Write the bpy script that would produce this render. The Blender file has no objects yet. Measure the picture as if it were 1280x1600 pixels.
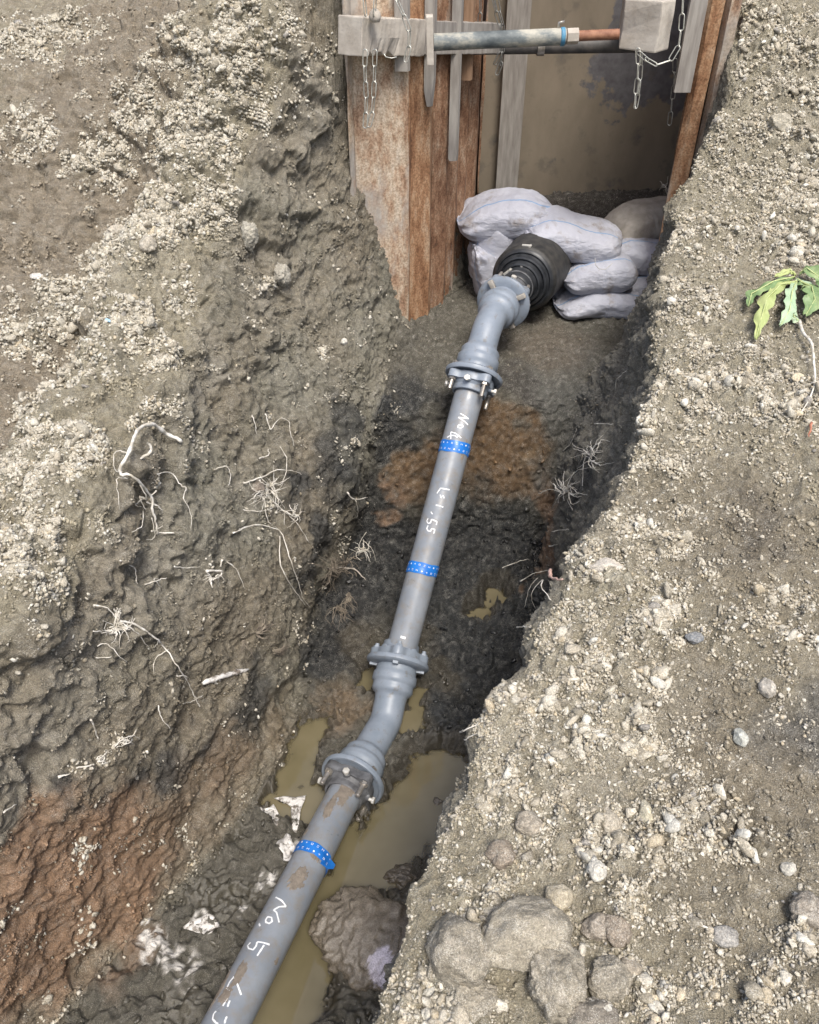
import bpy, bmesh, math, random
import numpy as np
from mathutils import Vector, Matrix
from mathutils.bvhtree import BVHTree

random.seed(7); rng = np.random.default_rng(7)
S = bpy.context.scene
C = S.collection

# ---------------------------------------------------------------- camera
PITCH = math.radians(38.0)
F = 1256.0
cam_d = bpy.data.cameras.new("camera"); cam = bpy.data.objects.new("camera", cam_d); C.objects.link(cam)
cam_d.sensor_fit = 'VERTICAL'; cam_d.sensor_height = 36.0; cam_d.sensor_width = 28.8
cam_d.lens = 36.0 * F / 1600.0
cam_d.clip_start = 0.02; cam_d.clip_end = 300
cam.location = (0, 0, 0); cam.rotation_euler = (math.radians(90) - PITCH, 0, 0)
S.camera = cam
# ---------------------------------------------------------------- light: bright overcast
SUN_EL, SUN_AZ = math.radians(62), math.radians(165)      # azimuth measured from +Y towards +X
w = bpy.data.worlds.new("World"); S.world = w; w.use_nodes = True
wn = w.node_tree; bg = wn.nodes['Background']; sky = wn.nodes.new('ShaderNodeTexSky')
sky.sky_type = 'NISHITA'; sky.sun_disc = False; sky.sun_elevation = SUN_EL; sky.sun_rotation = SUN_AZ
sky.air_density = 1.0; sky.dust_density = 4.5; sky.ozone_density = 0.8
wn.links.new(sky.outputs[0], bg.inputs[0]); bg.inputs[1].default_value = 0.12
sl = bpy.data.lights.new("sun", 'SUN'); sl.energy = 2.0; sl.angle = math.radians(18); sl.color = (1.0, 0.97, 0.91)
sun = bpy.data.objects.new("sun", sl); C.objects.link(sun)
sd = Vector((math.sin(SUN_AZ) * math.cos(SUN_EL), math.cos(SUN_AZ) * math.cos(SUN_EL), math.sin(SUN_EL)))
sun.rotation_euler = sd.to_track_quat('Z', 'Y').to_euler()
S.view_settings.view_transform = 'Standard'; S.view_settings.look = 'None'
S.view_settings.gamma = 1.0; S.view_settings.exposure = 0.72; S.view_settings.use_curve_mapping = False
S.render.engine = 'CYCLES'

# ---------------------------------------------------------------- rays of photo pixels (authoring help)
cP, sP = math.cos(PITCH), math.sin(PITCH)
def ray(px, py):
    a = (px - 640) / F; b = (800 - py) / F
    return Vector((a, cP + b * sP, -sP + b * cP))
def at_d(px, py, d): return ray(px, py) * d
def at_z(px, py, z): r = ray(px, py); return r * (z / r.z)
def at_y(px, py, y): r = ray(px, py); return r * (y / r.y)

# ---------------------------------------------------------------- numpy noise
def _h(ix, iy, iz, seed):
    h = (ix.astype(np.uint32) * np.uint32(73856093)) ^ (iy.astype(np.uint32) * np.uint32(19349663)) ^ (iz.astype(np.uint32) * np.uint32(83492791)) ^ np.uint32((seed * 2654435761) & 0xffffffff)
    h ^= h >> np.uint32(13); h *= np.uint32(0x5bd1e995); h ^= h >> np.uint32(15); h *= np.uint32(0x27d4eb2d); h ^= h >> np.uint32(14)
    return h
def gnoise(p, seed=0):
    p = p.astype(np.float32); fl = np.floor(p); i = fl.astype(np.int64); f = p - fl
    u = f * f * f * (f * (f * 6 - 15) + 10)
    out = np.zeros(len(p), np.float32)
    for dx in (0, 1):
        wx = u[:, 0] if dx else 1 - u[:, 0]
        for dy in (0, 1):
            wy = u[:, 1] if dy else 1 - u[:, 1]
            for dz in (0, 1):
                wz = u[:, 2] if dz else 1 - u[:, 2]
                h = _h(i[:, 0] + dx, i[:, 1] + dy, i[:, 2] + dz, seed)
                gx = (h & np.uint32(1023)).astype(np.float32) / 511.5 - 1
                gy = ((h >> np.uint32(10)) & np.uint32(1023)).astype(np.float32) / 511.5 - 1
                gz = ((h >> np.uint32(20)) & np.uint32(1023)).astype(np.float32) / 511.5 - 1
                out += wx * wy * wz * (gx * (f[:, 0] - dx) + gy * (f[:, 1] - dy) + gz * (f[:, 2] - dz))
    return out * 1.6
def fbm(p, oct=4, seed=0, gain=.5, ridged=False):
    a = 1; s = 0; o = np.zeros(len(p), np.float32)
    for k in range(oct):
        n = gnoise(p * (2.03 ** k) + 17.3 * k, seed + k)
        o += a * ((1 - 2 * np.abs(n)) if ridged else n); s += a; a *= gain
    return o / s
def clods(p, seed=0, rmin=.25, rmax=.72, prob=1.0):
    """rounded lumps scattered in 3D cells: height and a random id value"""
    p = p.astype(np.float32); fl = np.floor(p); i = fl.astype(np.int64); f = p - fl
    best = np.zeros(len(p), np.float32); rid = np.zeros(len(p), np.float32)
    for dx in (-1, 0, 1):
        for dy in (-1, 0, 1):
            for dz in (-1, 0, 1):
                h = _h(i[:, 0] + dx, i[:, 1] + dy, i[:, 2] + dz, seed)
                jx = (h & np.uint32(255)).astype(np.float32) / 255
                jy = ((h >> np.uint32(8)) & np.uint32(255)).astype(np.float32) / 255
                jz = ((h >> np.uint32(16)) & np.uint32(255)).astype(np.float32) / 255
                rr = ((h >> np.uint32(24)) & np.uint32(255)).astype(np.float32) / 255
                r = rmin + (rmax - rmin) * rr * rr
                if prob < 1: r = np.where(((h >> np.uint32(5)) & np.uint32(255)).astype(np.float32) / 255 < prob, r, 0)
                d2 = (dx + jx - f[:, 0]) ** 2 + (dy + jy - f[:, 1]) ** 2 + (dz + jz - f[:, 2]) ** 2
                v = np.sqrt(np.maximum(r * r - d2, 0))
                m = v > best
                best = np.where(m, v, best); rid = np.where(m, jx * .5 + jy * .5, rid)
    return best, rid
def sst(a, b, x):
    t = np.clip((x - a) / (b - a), 0, 1); return t * t * (3 - 2 * t)

# ---------------------------------------------------------------- mesh helpers
def link(name, me, mat=None, parent=None, smooth=True):
    o = bpy.data.objects.new(name, me); C.objects.link(o)
    if mat is not None and not me.materials: me.materials.append(mat)
    if smooth and len(me.polygons): me.polygons.foreach_set('use_smooth', np.ones(len(me.polygons), bool))
    if parent is not None:
        o.parent = parent; o.matrix_parent_inverse = Matrix.Identity(4)
        o.location = -parent.location if parent.get('world_parts') else (0, 0, 0)
    return o
def np_mesh(name, V, Fc):
    me = bpy.data.meshes.new(name); V = np.ascontiguousarray(V, np.float32); Fc = np.ascontiguousarray(Fc, np.int32)
    k = Fc.shape[1]
    me.vertices.add(len(V)); me.vertices.foreach_set('co', V.ravel())
    me.loops.add(Fc.size); me.loops.foreach_set('vertex_index', Fc.ravel())
    me.polygons.add(len(Fc)); me.polygons.foreach_set('loop_start', np.arange(0, Fc.size, k, dtype=np.int32))
    me.update(calc_edges=True)
    return me
class MB:
    def __init__(s): s.v = []; s.f = []
    def add(s, vs, fs):
        b = len(s.v); s.v += [tuple(v) for v in vs]; s.f += [tuple(b + i for i in f) for f in fs]
    def box(s, c, size, M=None):
        x, y, z = size[0] / 2, size[1] / 2, size[2] / 2
        vs = [Vector((a * x, b * y, d * z)) for a in (-1, 1) for b in (-1, 1) for d in (-1, 1)]
        if M is not None: vs = [M @ v for v in vs]
        vs = [v + Vector(c) for v in vs]
        s.add(vs, [(0, 1, 3, 2), (4, 6, 7, 5), (0, 4, 5, 1), (2, 3, 7, 6), (0, 2, 6, 4), (1, 5, 7, 3)])
    def tube(s, pts, rad, n=8, cap=True):
        pts = [Vector(p) for p in pts]; m = len(pts)
        if not hasattr(rad, '__len__'): rad = [rad] * m
        t0 = (pts[1] - pts[0]).normalized(); u = t0.orthogonal().normalized(); vs = []
        for i, p in enumerate(pts):
            t = (pts[min(i + 1, m - 1)] - pts[max(i - 1, 0)])
            t = t.normalized() if t.length > 1e-9 else t0
            u = (u - t * u.dot(t)); u = u.normalized() if u.length > 1e-6 else t.orthogonal().normalized()
            v = t.cross(u)
            for k in range(n):
                an = 2 * math.pi * k / n; vs.append(p + (u * math.cos(an) + v * math.sin(an)) * rad[i])
        fs = [(i * n + k, i * n + (k + 1) % n, (i + 1) * n + (k + 1) % n, (i + 1) * n + k) for i in range(m - 1) for k in range(n)]
        if cap: fs += [tuple(range(n - 1, -1, -1)), tuple((m - 1) * n + k for k in range(n))]
        s.add(vs, fs)
    def prism(s, poly, z0, z1, M=None):
        n = len(poly); vs = [Vector((x, y, z0)) for x, y in poly] + [Vector((x, y, z1)) for x, y in poly]
        if M is not None: vs = [M @ v for v in vs]
        s.add(vs, [(i, (i + 1) % n, n + (i + 1) % n, n + i) for i in range(n)] + [tuple(range(n - 1, -1, -1)), tuple(range(n, 2 * n))])
    def lathe(s, prof, M, n=40, capends=True):
        vs = []
        for z, r in prof:
            for k in range(n):
                an = 2 * math.pi * k / n; vs.append(M @ Vector((r * math.cos(an), r * math.sin(an), z)))
        m = len(prof)
        fs = [(i * n + k, i * n + (k + 1) % n, (i + 1) * n + (k + 1) % n, (i + 1) * n + k) for i in range(m - 1) for k in range(n)]
        if capends: fs += [tuple(range(n - 1, -1, -1)), tuple((m - 1) * n + k for k in range(n))]
        s.add(vs, fs)
    def build(s, name, mat, parent=None, smooth=True, bevel=0, auto=None):
        me = bpy.data.meshes.new(name); me.from_pydata([tuple(v) for v in s.v], [], s.f); me.validate(); me.update()
        bm = bmesh.new(); bm.from_mesh(me); bmesh.ops.recalc_face_normals(bm, faces=bm.faces)
        if bevel: bmesh.ops.bevel(bm, geom=[e for e in bm.edges if len(e.link_faces) == 2 and e.calc_face_angle(0) > .6], offset=bevel, segments=2, affect='EDGES', profile=.6)
        if auto is not None:
            for e in bm.edges: e.smooth = not (len(e.link_faces) == 2 and e.calc_face_angle(0) > auto)
        bm.to_mesh(me); bm.free()
        return link(name, me, mat, parent, smooth)
def empty(name, loc=(0, 0, 0)):
    """Empty at the thing's base; its parts are modelled in world coordinates and offset back"""
    o = bpy.data.objects.new(name, None); C.objects.link(o); o.location = loc; o.empty_display_size = .05
    o['world_parts'] = 1
    return o
def tag(o, label=None, cat=None, group=None, kind=None):
    if label: o['label'] = label
    if cat: o['category'] = cat
    if group: o['group'] = group
    if kind: o['kind'] = kind
    return o
def frame(p, z, xh=None):
    z = Vector(z).normalized(); x = Vector(xh) if xh is not None else z.orthogonal()
    x = (x - z * x.dot(z)).normalized(); y = z.cross(x)
    M = Matrix((x, y, z)).transposed().to_4x4(); M.translation = Vector(p); return M

# ---------------------------------------------------------------- materials
def new_mat(name):
    m = bpy.data.materials.new(name); m.use_nodes = True; nt = m.node_tree; nt.nodes.clear()
    out = nt.nodes.new('ShaderNodeOutputMaterial'); b = nt.nodes.new('ShaderNodeBsdfPrincipled')
    nt.links.new(b.outputs[0], out.inputs[0]); return m, nt, b
def tex(nt, scale, detail=4, rough=.6, vec=None, kind='noise'):
    n = nt.nodes.new('ShaderNodeTexNoise' if kind == 'noise' else 'ShaderNodeTexVoronoi')
    n.inputs['Scale'].default_value = scale
    if kind == 'noise': n.inputs['Detail'].default_value = detail; n.inputs['Roughness'].default_value = rough
    if vec is not None: nt.links.new(vec, n.inputs['Vector'])
    return n.outputs[0]
def ramp(nt, fac, stops):
    r = nt.nodes.new('ShaderNodeValToRGB'); nt.links.new(fac, r.inputs[0]); e = r.color_ramp.elements
    e[0].position, e[0].color = stops[0][0], (*stops[0][1], 1)
    e[1].position, e[1].color = stops[-1][0], (*stops[-1][1], 1)
    for p, c in stops[1:-1]: x = e.new(p); x.color = (*c, 1)
    return r.outputs[0]
def mixc(nt, fac, a, b, mode='MIX'):
    m = nt.nodes.new('ShaderNodeMix'); m.data_type = 'RGBA'; m.blend_type = mode
    for sock, v in ((m.inputs[0], fac), (m.inputs[6], a), (m.inputs[7], b)):
        if hasattr(v, 'links'): nt.links.new(v, sock)
        elif isinstance(v, (int, float)): sock.default_value = v
        else: sock.default_value = (*v, 1)
    return m.outputs[2]
def bump(nt, b, h, strength, dist):
    n = nt.nodes.new('ShaderNodeBump'); n.inputs['Strength'].default_value = strength; n.inputs['Distance'].default_value = dist
    nt.links.new(h, n.inputs['Height']); nt.links.new(n.outputs[0], b.inputs['Normal'])
def gcoord(nt, scale=None):
    c = nt.nodes.new('ShaderNodeNewGeometry').outputs['Position']
    if scale is None: return c
    m = nt.nodes.new('ShaderNodeMapping'); m.inputs['Scale'].default_value = scale; nt.links.new(c, m.inputs[0]); return m.outputs[0]
def ocoord(nt, scale=None):
    c = nt.nodes.new('ShaderNodeTexCoord').outputs['Object']
    if scale is None: return c
    m = nt.nodes.new('ShaderNodeMapping'); m.inputs['Scale'].default_value = scale; nt.links.new(c, m.inputs[0]); return m.outputs[0]
def simple(name, c1, c2, rough=.6, scale=8, metal=0, bs=.2, bd=.002, bscale=None, stretch=None, lo=.35, hi=.65, spec=.5, detail=5):
    m, nt, b = new_mat(name); v = gcoord(nt, stretch)
    n = tex(nt, scale, detail, .6, v); nt.links.new(ramp(nt, n, [(lo, c1), (hi, c2)]), b.inputs['Base Color'])
    b.inputs['Roughness'].default_value = rough; b.inputs['Metallic'].default_value = metal
    b.inputs['Specular IOR Level'].default_value = spec
    if bs: bump(nt, b, tex(nt, bscale or scale * 6, 4, .6, v), bs, bd)
    return m

# soil: colour and wetness are attributes of the ground, the fine grain is procedural
def soil_mat(name, fine=1.0):
    m, nt, b = new_mat(name)
    at = nt.nodes.new('ShaderNodeAttribute'); at.attribute_name = 'soil'
    v = gcoord(nt)
    n1 = tex(nt, 260, 3, .7, v); n2 = tex(nt, 60, 5, .7, v)
    var = ramp(nt, n1, [(.3, (.62, .62, .62)), (.5, (1, 1, 1)), (.72, (1.5, 1.48, 1.44))])
    c = mixc(nt, 1.0, at.outputs['Color'], var, 'MULTIPLY')
    n3 = tex(nt, 520, 2, .6, v); n4 = tex(nt, 34, 4, .6, v)
    sp = nt.nodes.new('ShaderNodeMath'); sp.operation = 'MULTIPLY_ADD'; nt.links.new(n4, sp.inputs[0]); sp.inputs[1].default_value = .45; nt.links.new(n3, sp.inputs[2])
    spk = ramp(nt, sp.outputs[0], [(.80, (0, 0, 0)), (.86, (1, 1, 1))])
    dry = nt.nodes.new('ShaderNodeMath'); dry.operation = 'SUBTRACT'; dry.inputs[0].default_value = .85; nt.links.new(at.outputs['Alpha'], dry.inputs[1]); dry.use_clamp = True
    spm = nt.nodes.new('ShaderNodeMath'); spm.operation = 'MULTIPLY'; nt.links.new(spk, spm.inputs[0]); nt.links.new(dry.outputs[0], spm.inputs[1])
    c = mixc(nt, spm.outputs[0], c, mixc(nt, .6, c, (.62, .60, .54)))
    var2 = ramp(nt, n2, [(.3, (.75, .74, .72)), (.7, (1.2, 1.2, 1.2))])
    c = mixc(nt, 1.0, c, var2, 'MULTIPLY')
    nt.links.new(c, b.inputs['Base Color'])
    mr = nt.nodes.new('ShaderNodeMapRange'); nt.links.new(at.outputs['Alpha'], mr.inputs[0])
    mr.inputs['To Min'].default_value = .95; mr.inputs['To Max'].default_value = .14; nt.links.new(mr.outputs[0], b.inputs['Roughness'])
    mr2 = nt.nodes.new('ShaderNodeMapRange'); nt.links.new(at.outputs['Alpha'], mr2.inputs[0]); mr2.inputs['To Min'].default_value = .25; mr2.inputs['To Max'].default_value = .75; nt.links.new(mr2.outputs[0], b.inputs['Specular IOR Level'])
    ad = nt.nodes.new('ShaderNodeMath'); ad.operation = 'ADD'; nt.links.new(n1, ad.inputs[0]); nt.links.new(n2, ad.inputs[1])
    bp = nt.nodes.new('ShaderNodeBump'); bp.inputs['Distance'].default_value = .009; nt.links.new(ad.outputs[0], bp.inputs['Height'])
    mr3 = nt.nodes.new('ShaderNodeMapRange'); nt.links.new(at.outputs['Alpha'], mr3.inputs[0]); mr3.inputs['To Min'].default_value = 1.0 * fine; mr3.inputs['To Max'].default_value = .30; nt.links.new(mr3.outputs[0], bp.inputs['Strength']); nt.links.new(bp.outputs[0], b.inputs['Normal'])
    return m
M_soil = soil_mat('soil')
M_stone = soil_mat('stone_soil', .5)

# ---------------------------------------------------------------- TERRAIN
Lf = {  # y : x,z of far-left, slope, trough, berm, crest, wall upper, wall lower, floor edge
 -8: [(-3.2, -1.4), (-2.2, -1.45), (-1.8, -1.5), (-1.6, -1.5), (-1.5, -1.55), (-1.4, -1.9), (-1.3, -2.2), (-1.2, -2.45)],
 .3: [(-3.2, -1.2), (-2.1, -1.35), (-1.75, -1.5), (-1.55, -1.52), (-1.42, -1.6), (-1.32, -1.9), (-1.25, -2.2), (-1.15, -2.43)],
 .75: [(-3.2, -1.1), (-2.0, -1.3), (-1.6, -1.5), (-1.42, -1.5), (-1.28, -1.6), (-1.18, -1.9), (-1.1, -2.2), (-1.02, -2.45)],
 1.15: [(-3.2, -1.05), (-2.0, -1.25), (-1.55, -1.45), (-1.3, -1.42), (-1.1, -1.52), (-.99, -1.85), (-.9, -2.2), (-.80, -2.5)],
 1.5: [(-3.2, -1.0), (-1.9, -1.2), (-1.4, -1.4), (-1.15, -1.33), (-.91, -1.42), (-.80, -1.8), (-.7, -2.2), (-.59, -2.52)],
 1.9: [(-3.2, -.95), (-1.9, -1.15), (-1.35, -1.38), (-1.05, -1.25), (-.84, -1.33), (-.70, -1.7), (-.55, -2.15), (-.43, -2.52)],
 2.25: [(-3.2, -.9), (-1.85, -1.1), (-1.25, -1.33), (-.98, -1.18), (-.78, -1.27), (-.62, -1.6), (-.42, -2.1), (-.42, -2.5)],
 2.6: [(-3.2, -.8), (-1.8, -1.05), (-1.2, -1.25), (-.95, -1.08), (-.75, -1.18), (-.55, -1.5), (-.30, -1.98), (-.40, -2.47)],
 2.85: [(-3.2, -.75), (-1.8, -1.0), (-1.15, -1.12), (-.92, -.97), (-.73, -1.08), (-.5, -1.4), (-.20, -1.85), (-.28, -2.4)],
 2.99: [(-3.2, -.7), (-1.8, -.97), (-1.13, -1.05), (-.88, -.9), (-.7, -1.02), (-.47, -1.28), (-.24, -1.58), (-.1, -1.76)],
 3.2: [(-3.2, -.65), (-1.7, -.87), (-1.05, -.9), (-.8, -.72), (-.62, -.78), (-.42, -1.05), (-.24, -1.38), (-.08, -1.68)],
 3.4: [(-3.2, -.6), (-1.6, -.75), (-.95, -.62), (-.7, -.42), (-.45, -.42), (-.27, -.75), (-.2, -1.12), (-.02, -1.58)],
 3.52: [(-3.2, -.58), (-1.6, -.7), (-.95, -.5), (-.7, -.3), (-.45, -.25), (-.27, -.3), (-.12, -1.0), (.02, -1.62)],
 4.1: [(-3.2, -.5), (-1.6, -.55), (-.9, -.35), (-.6, -.2), (-.1, -.15), (.1, -.2), (.25, -.9), (.33, -1.62)],
 4.95: [(-3.2, -.35), (-1.6, -.35), (-.9, -.2), (-.5, -.1), (0, -.05), (.2, -.1), (.3, -.8), (.38, -1.42)],
 5.12: [(-3.2, -.33), (-1.6, -.32), (-.9, -.18), (-.5, -.1), (0, -.05), (.2, -.05), (.3, -.05), (.38, -.05)],
 9: [(-3.2, .1), (-1.6, .1), (-.9, .1), (-.5, .1), (0, .1), (.2, .1), (.3, .1), (.38, .1)]}
Rt = {  # y : floor centre, floor right edge, wall lower, wall upper  (brink and bank are curves of their own)
 -8: [(-.9, -2.46), (-.5, -2.45), (-.45, -2.1), (-.4, -1.75)],
 .3: [(-.6, -2.44), (-.14, -2.45), (-.12, -2.1), (-.12, -1.75)],
 .75: [(-.45, -2.46), (.0, -2.47), (.0, -2.1), (.0, -1.75)],
 1.15: [(-.3, -2.49), (.17, -2.5), (.165, -2.1), (.168, -1.7)],
 1.5: [(-.15, -2.5), (.31, -2.5), (.34, -2.1), (.37, -1.7)],
 1.9: [(0, -2.51), (.43, -2.5), (.50, -2.1), (.58, -1.6)],
 2.25: [(.1, -2.5), (.5, -2.5), (.60, -2.05), (.70, -1.5)],
 2.6: [(.18, -2.46), (.55, -2.47), (.66, -1.95), (.80, -1.4)],
 2.85: [(.24, -2.4), (.58, -2.4), (.72, -1.8), (.90, -1.28)],
 2.99: [(.27, -1.74), (.68, -1.75), (.82, -1.5), (.94, -1.2)],
 3.2: [(.33, -1.68), (.84, -1.66), (1.0, -1.4), (1.04, -1.1)],
 3.4: [(.4, -1.65), (1.0, -1.64), (1.13, -1.35), (1.17, -1.0)],
 3.7: [(.55, -1.64), (1.1, -1.63), (1.2, -1.35), (1.25, -.9)],
 4.1: [(.8, -1.55), (1.28, -1.5), (1.32, -1.2), (1.34, -.8)],
 4.95: [(1.0, -1.42), (1.5, -1.4), (1.58, -1.2), (1.62, -.8)],
 5.12: [(1.0, -.05), (1.5, -.05), (1.6, -.05), (1.65, -.05)],
 9: [(1.0, .1), (1.5, .1), (1.6, .1), (1.65, .1)]}
Br = [(-8, -.4, -1.6), (.3, -.12, -1.58), (.5, -.07, -1.57), (.746, 0, -1.55), (.977, .108, -1.5), (1.17, .215, -1.45), (1.345, .335, -1.4), (1.48, .415, -1.36),
      (1.66, .525, -1.3), (1.98, .67, -1.2), (2.45, .83, -1.12), (2.75, .91, -1.03), (3.08, 1.01, -.92), (3.34, 1.17, -.70), (3.65, 1.28, -.48), (3.93, 1.38, -.38), (4.95, 1.7, -.2), (5.12, 1.72, -.1), (9, 2.2, .1)]
def hermite_y(ys, vals, yq):
    """monotone cubic in y; vals (n,k)"""
    ys = np.array(ys, float); vals = np.array(vals, float); h = np.diff(ys); dl = np.diff(vals, axis=0) / h[:, None]
    m = np.zeros_like(vals)
    m[0], m[-1] = dl[0], dl[-1]
    for i in range(1, len(ys) - 1):
        w1, w2 = 2 * h[i] + h[i - 1], h[i] + 2 * h[i - 1]
        same = dl[i - 1] * dl[i] > 0
        with np.errstate(divide='ignore', invalid='ignore'):
            hm = (w1 + w2) / (w1 / dl[i - 1] + w2 / dl[i])
        m[i] = np.where(same, hm, 0)
    j = np.clip(np.searchsorted(ys, yq) - 1, 0, len(ys) - 2); t = ((yq - ys[j]) / h[j])[:, None]; hh = h[j][:, None]
    return vals[j] * (2 * t ** 3 - 3 * t ** 2 + 1) + m[j] * hh * (t ** 3 - 2 * t * t + t) + vals[j + 1] * (-2 * t ** 3 + 3 * t * t) + m[j + 1] * hh * (t ** 3 - t * t)
yq = np.concatenate([np.linspace(-8, .2, 40), np.arange(.25, 2.84, .0046), np.arange(2.84, 3.0, .0014), np.arange(3.0, 5.12, .0046), np.linspace(5.13, 8.9, 60)])
ks = sorted(Lf); L = hermite_y(ks, [np.array(Lf[k]).ravel() for k in ks], yq).reshape(len(yq), -1, 2)
ks = sorted(Rt); R = hermite_y(ks, [np.array(Rt[k]).ravel() for k in ks], yq).reshape(len(yq), -1, 2)
Bk = hermite_y([b[0] for b in Br], [b[1:] for b in Br], yq)
n = len(yq)
def col(x, z): return np.stack([x, z], 1)[:, None, :]
bx, bz = Bk[:, 0], Bk[:, 1]
steep = sst(2.4, 3.6, yq)
K = np.concatenate([col(np.full(n, -9.0), L[:, 0, 1] + .3), L, R, col(bx, bz), col(bx + .30, bz + .05 + .05 * steep), col(bx + .95, bz + .12 + .15 * steep),
                    col(bx + 2.2, bz + .35 + .3 * steep), col(np.full(n, 9.0), bz + .8)], 1)     # n x 18 x 2
segn = [14, 150, 90, 64, 62, 86, 96, 84, 84, 84, 88, 84, 60, 74, 140, 150, 14]
uq = np.concatenate([[0]] + [i + np.arange(1, s + 1) / s for i, s in enumerate(segn)])
nu = len(uq); KT = K.transpose(1, 0, 2).reshape(K.shape[1], -1)
P = hermite_y(np.arange(K.shape[1]), KT, uq).reshape(nu, n, 2)
X = P[:, :, 0].T; Z = P[:, :, 1].T; Y = np.repeat(yq[:, None], nu, 1); U = np.repeat(uq[None, :], n, 0)
base = np.stack([X, Y, Z], -1)
def grid_normals(G):
    du = np.gradient(G, axis=1); dv = np.gradient(G, axis=0); nn = np.cross(du, dv)
    return nn / (np.linalg.norm(nn, axis=2, keepdims=True) + 1e-9)
N0 = grid_normals(base)
st_i = np.r_[0:n:6]; st_j = np.r_[0:nu:6]
def make_bvh(G, si, sj):
    g = G[np.ix_(si, sj)]; a, b = g.shape[:2]; idx = np.arange(a * b).reshape(a, b)
    q = np.stack([idx[:-1, :-1], idx[:-1, 1:], idx[1:, 1:], idx[1:, :-1]], -1).reshape(-1, 4)
    return BVHTree.FromPolygons(g.reshape(-1, 3).tolist(), q.tolist())
bvh0 = make_bvh(base, st_i, st_j)
def hit0(px, py):
    r = bvh0.ray_cast(Vector((0, 0, 0)), ray(px, py).normalized()); return r[0]
p = base.reshape(-1, 3).astype(np.float32); u = U.reshape(-1).astype(np.float32); yy = p[:, 1]; xx = p[:, 0]
pale = np.zeros(len(p), np.float32)
def palez(px, py, r, m=1.0):
    global pale
    h = hit0(px, py)
    if h is None: return
    q = p - np.array(h, np.float32); pale = np.maximum(pale, m * (1 - sst(.45, 1.25, np.sqrt((q ** 2).sum(1)) / r)))
for a in ((1000, 870, .16), (940, 900, .10), (1050, 880, .12), (980, 960, .15), (940, 1040, .15), (900, 1090, .12), (850, 1150, .12), (790, 1120, .09), (850, 1230, .14), (930, 1200, .15), (1000, 1150, .13),
          (980, 1290, .15), (900, 1310, .12), (800, 1230, .09), (1050, 640, .17), (1120, 580, .17), (1040, 760, .13), (1220, 640, .16), (1150, 1000, .09, .7), (1230, 980, .1, .7), (1090, 1230, .10, .6), (740, 1400, .08),
          (690, 1560, .09), (1250, 100, .30), (1190, 250, .25), (1110, 370, .18), (1060, 480, .14), (1240, 370, .2), (1160, 60, .2), (1000, 1400, .10, .8), (1150, 1310, .08, .8), (1000, 1540, .1, .6), (1150, 1560, .15, .5), (1260, 1500, .1, .5),
          (190, 390, .15), (240, 330, .16), (130, 470, .15), (60, 520, .13), (300, 220, .18), (230, 170, .18), (330, 120, .17), (400, 40, .17), (270, 80, .16), (130, 560, .15), (200, 500, .12), (80, 620, .14), (40, 720, .14),
          (100, 700, .10), (20, 850, .12), (60, 910, .06), (70, 60, .30), (30, 210, .16), (160, 250, .14), (330, 320, .10, .8), (290, 460, .08, .6), (250, 540, .08, .6), (470, 60, .14, .45), (440, 180, .12, .35), (520, 120, .10, .3)): palez(*a)
# --- low-frequency shape
wob = fbm(p * 2.3, 3, 1); wob2 = fbm(p * 7.5, 3, 5); patch = fbm(p * 3.1, 3, 9); patch2 = fbm(p * 8.0, 3, 12)
uw = u + .35 * wob2 + .25 * wob
shaft = sst(3.35, 3.5, yy) * (u > 4.6) * (u < 13.2)                # inside / right behind the shaft walls
left_top = sst(1.5, 2.2, uw) * (1 - sst(4.9, 5.5, uw))
berm = sst(3.2, 3.8, uw) * (1 - sst(5.0, 5.6, uw))
wallL = sst(4.9, 5.4, uw) * (1 - sst(7.9, 8.3, u))
floor = sst(7.7, 8.2, u) * (1 - sst(10.0, 10.3, u))
wallR = sst(10.0, 10.2, u) * (1 - sst(12.7, 13.05, u + .3 * wob2))
bankR = sst(12.8, 13.15, u + .3 * wob2)
pit = floor * (1 - sst(2.85, 2.98, yy))
cr = np.clip(.50 + 1.3 * patch + .9 * patch2, 0, 1)                  # crumbly patches
pale = np.clip(pale * (.75 + 1.1 * patch2 + .5 * patch) + .22 * sst(.15, .5, patch2), 0, 1.15)
crumb = np.clip(bankR * (.12 + .95 * pale) + (1 - bankR) * (left_top + wallL * sst(2.0, 2.8, yy) * .8 + wallL * sst(5.6, 5.2, u)).clip(0, 1) * pale * 1.05, 0, 1.15)
# grey wall beside the shaft keeps some loose lumps near its top
crumb = np.maximum(crumb, wallL * sst(2.6, 3.2, yy) * .25 * cr)
cw = p + .022 * np.stack([gnoise(p * 26, 501), gnoise(p * 26, 502), gnoise(p * 26, 503)], 1) + .010 * np.stack([gnoise(p * 60, 504), gnoise(p * 60, 505), gnoise(p * 60, 506)], 1)
c1, id1 = clods(cw / .085, 21); c2, id2 = clods(cw / .036 + 5, 22); c3, id3 = clods(cw / .017 + 9, 23, .3, .75)
wq = p + .035 * np.stack([wob2, patch2, wob], 1)
ridg = fbm(wq * 11, 4, 31); bil = np.abs(fbm(wq * 17, 3, 33)) * 2.2
face = sst(2.80, 2.86, yy) * (1 - sst(2.98, 3.02, yy)) * floor
ck1, _ = clods(wq / .075 + 3, 27, .2, .62, .6); f50 = fbm(p * 45, 3, 41); f120 = gnoise(p * 130, 47)
fl_gr = fbm(np.stack([p[:, 0] * 22, p[:, 1] * 22, p[:, 2] * 5], 1), 3, 55)          # scraped vertical grooves
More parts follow.
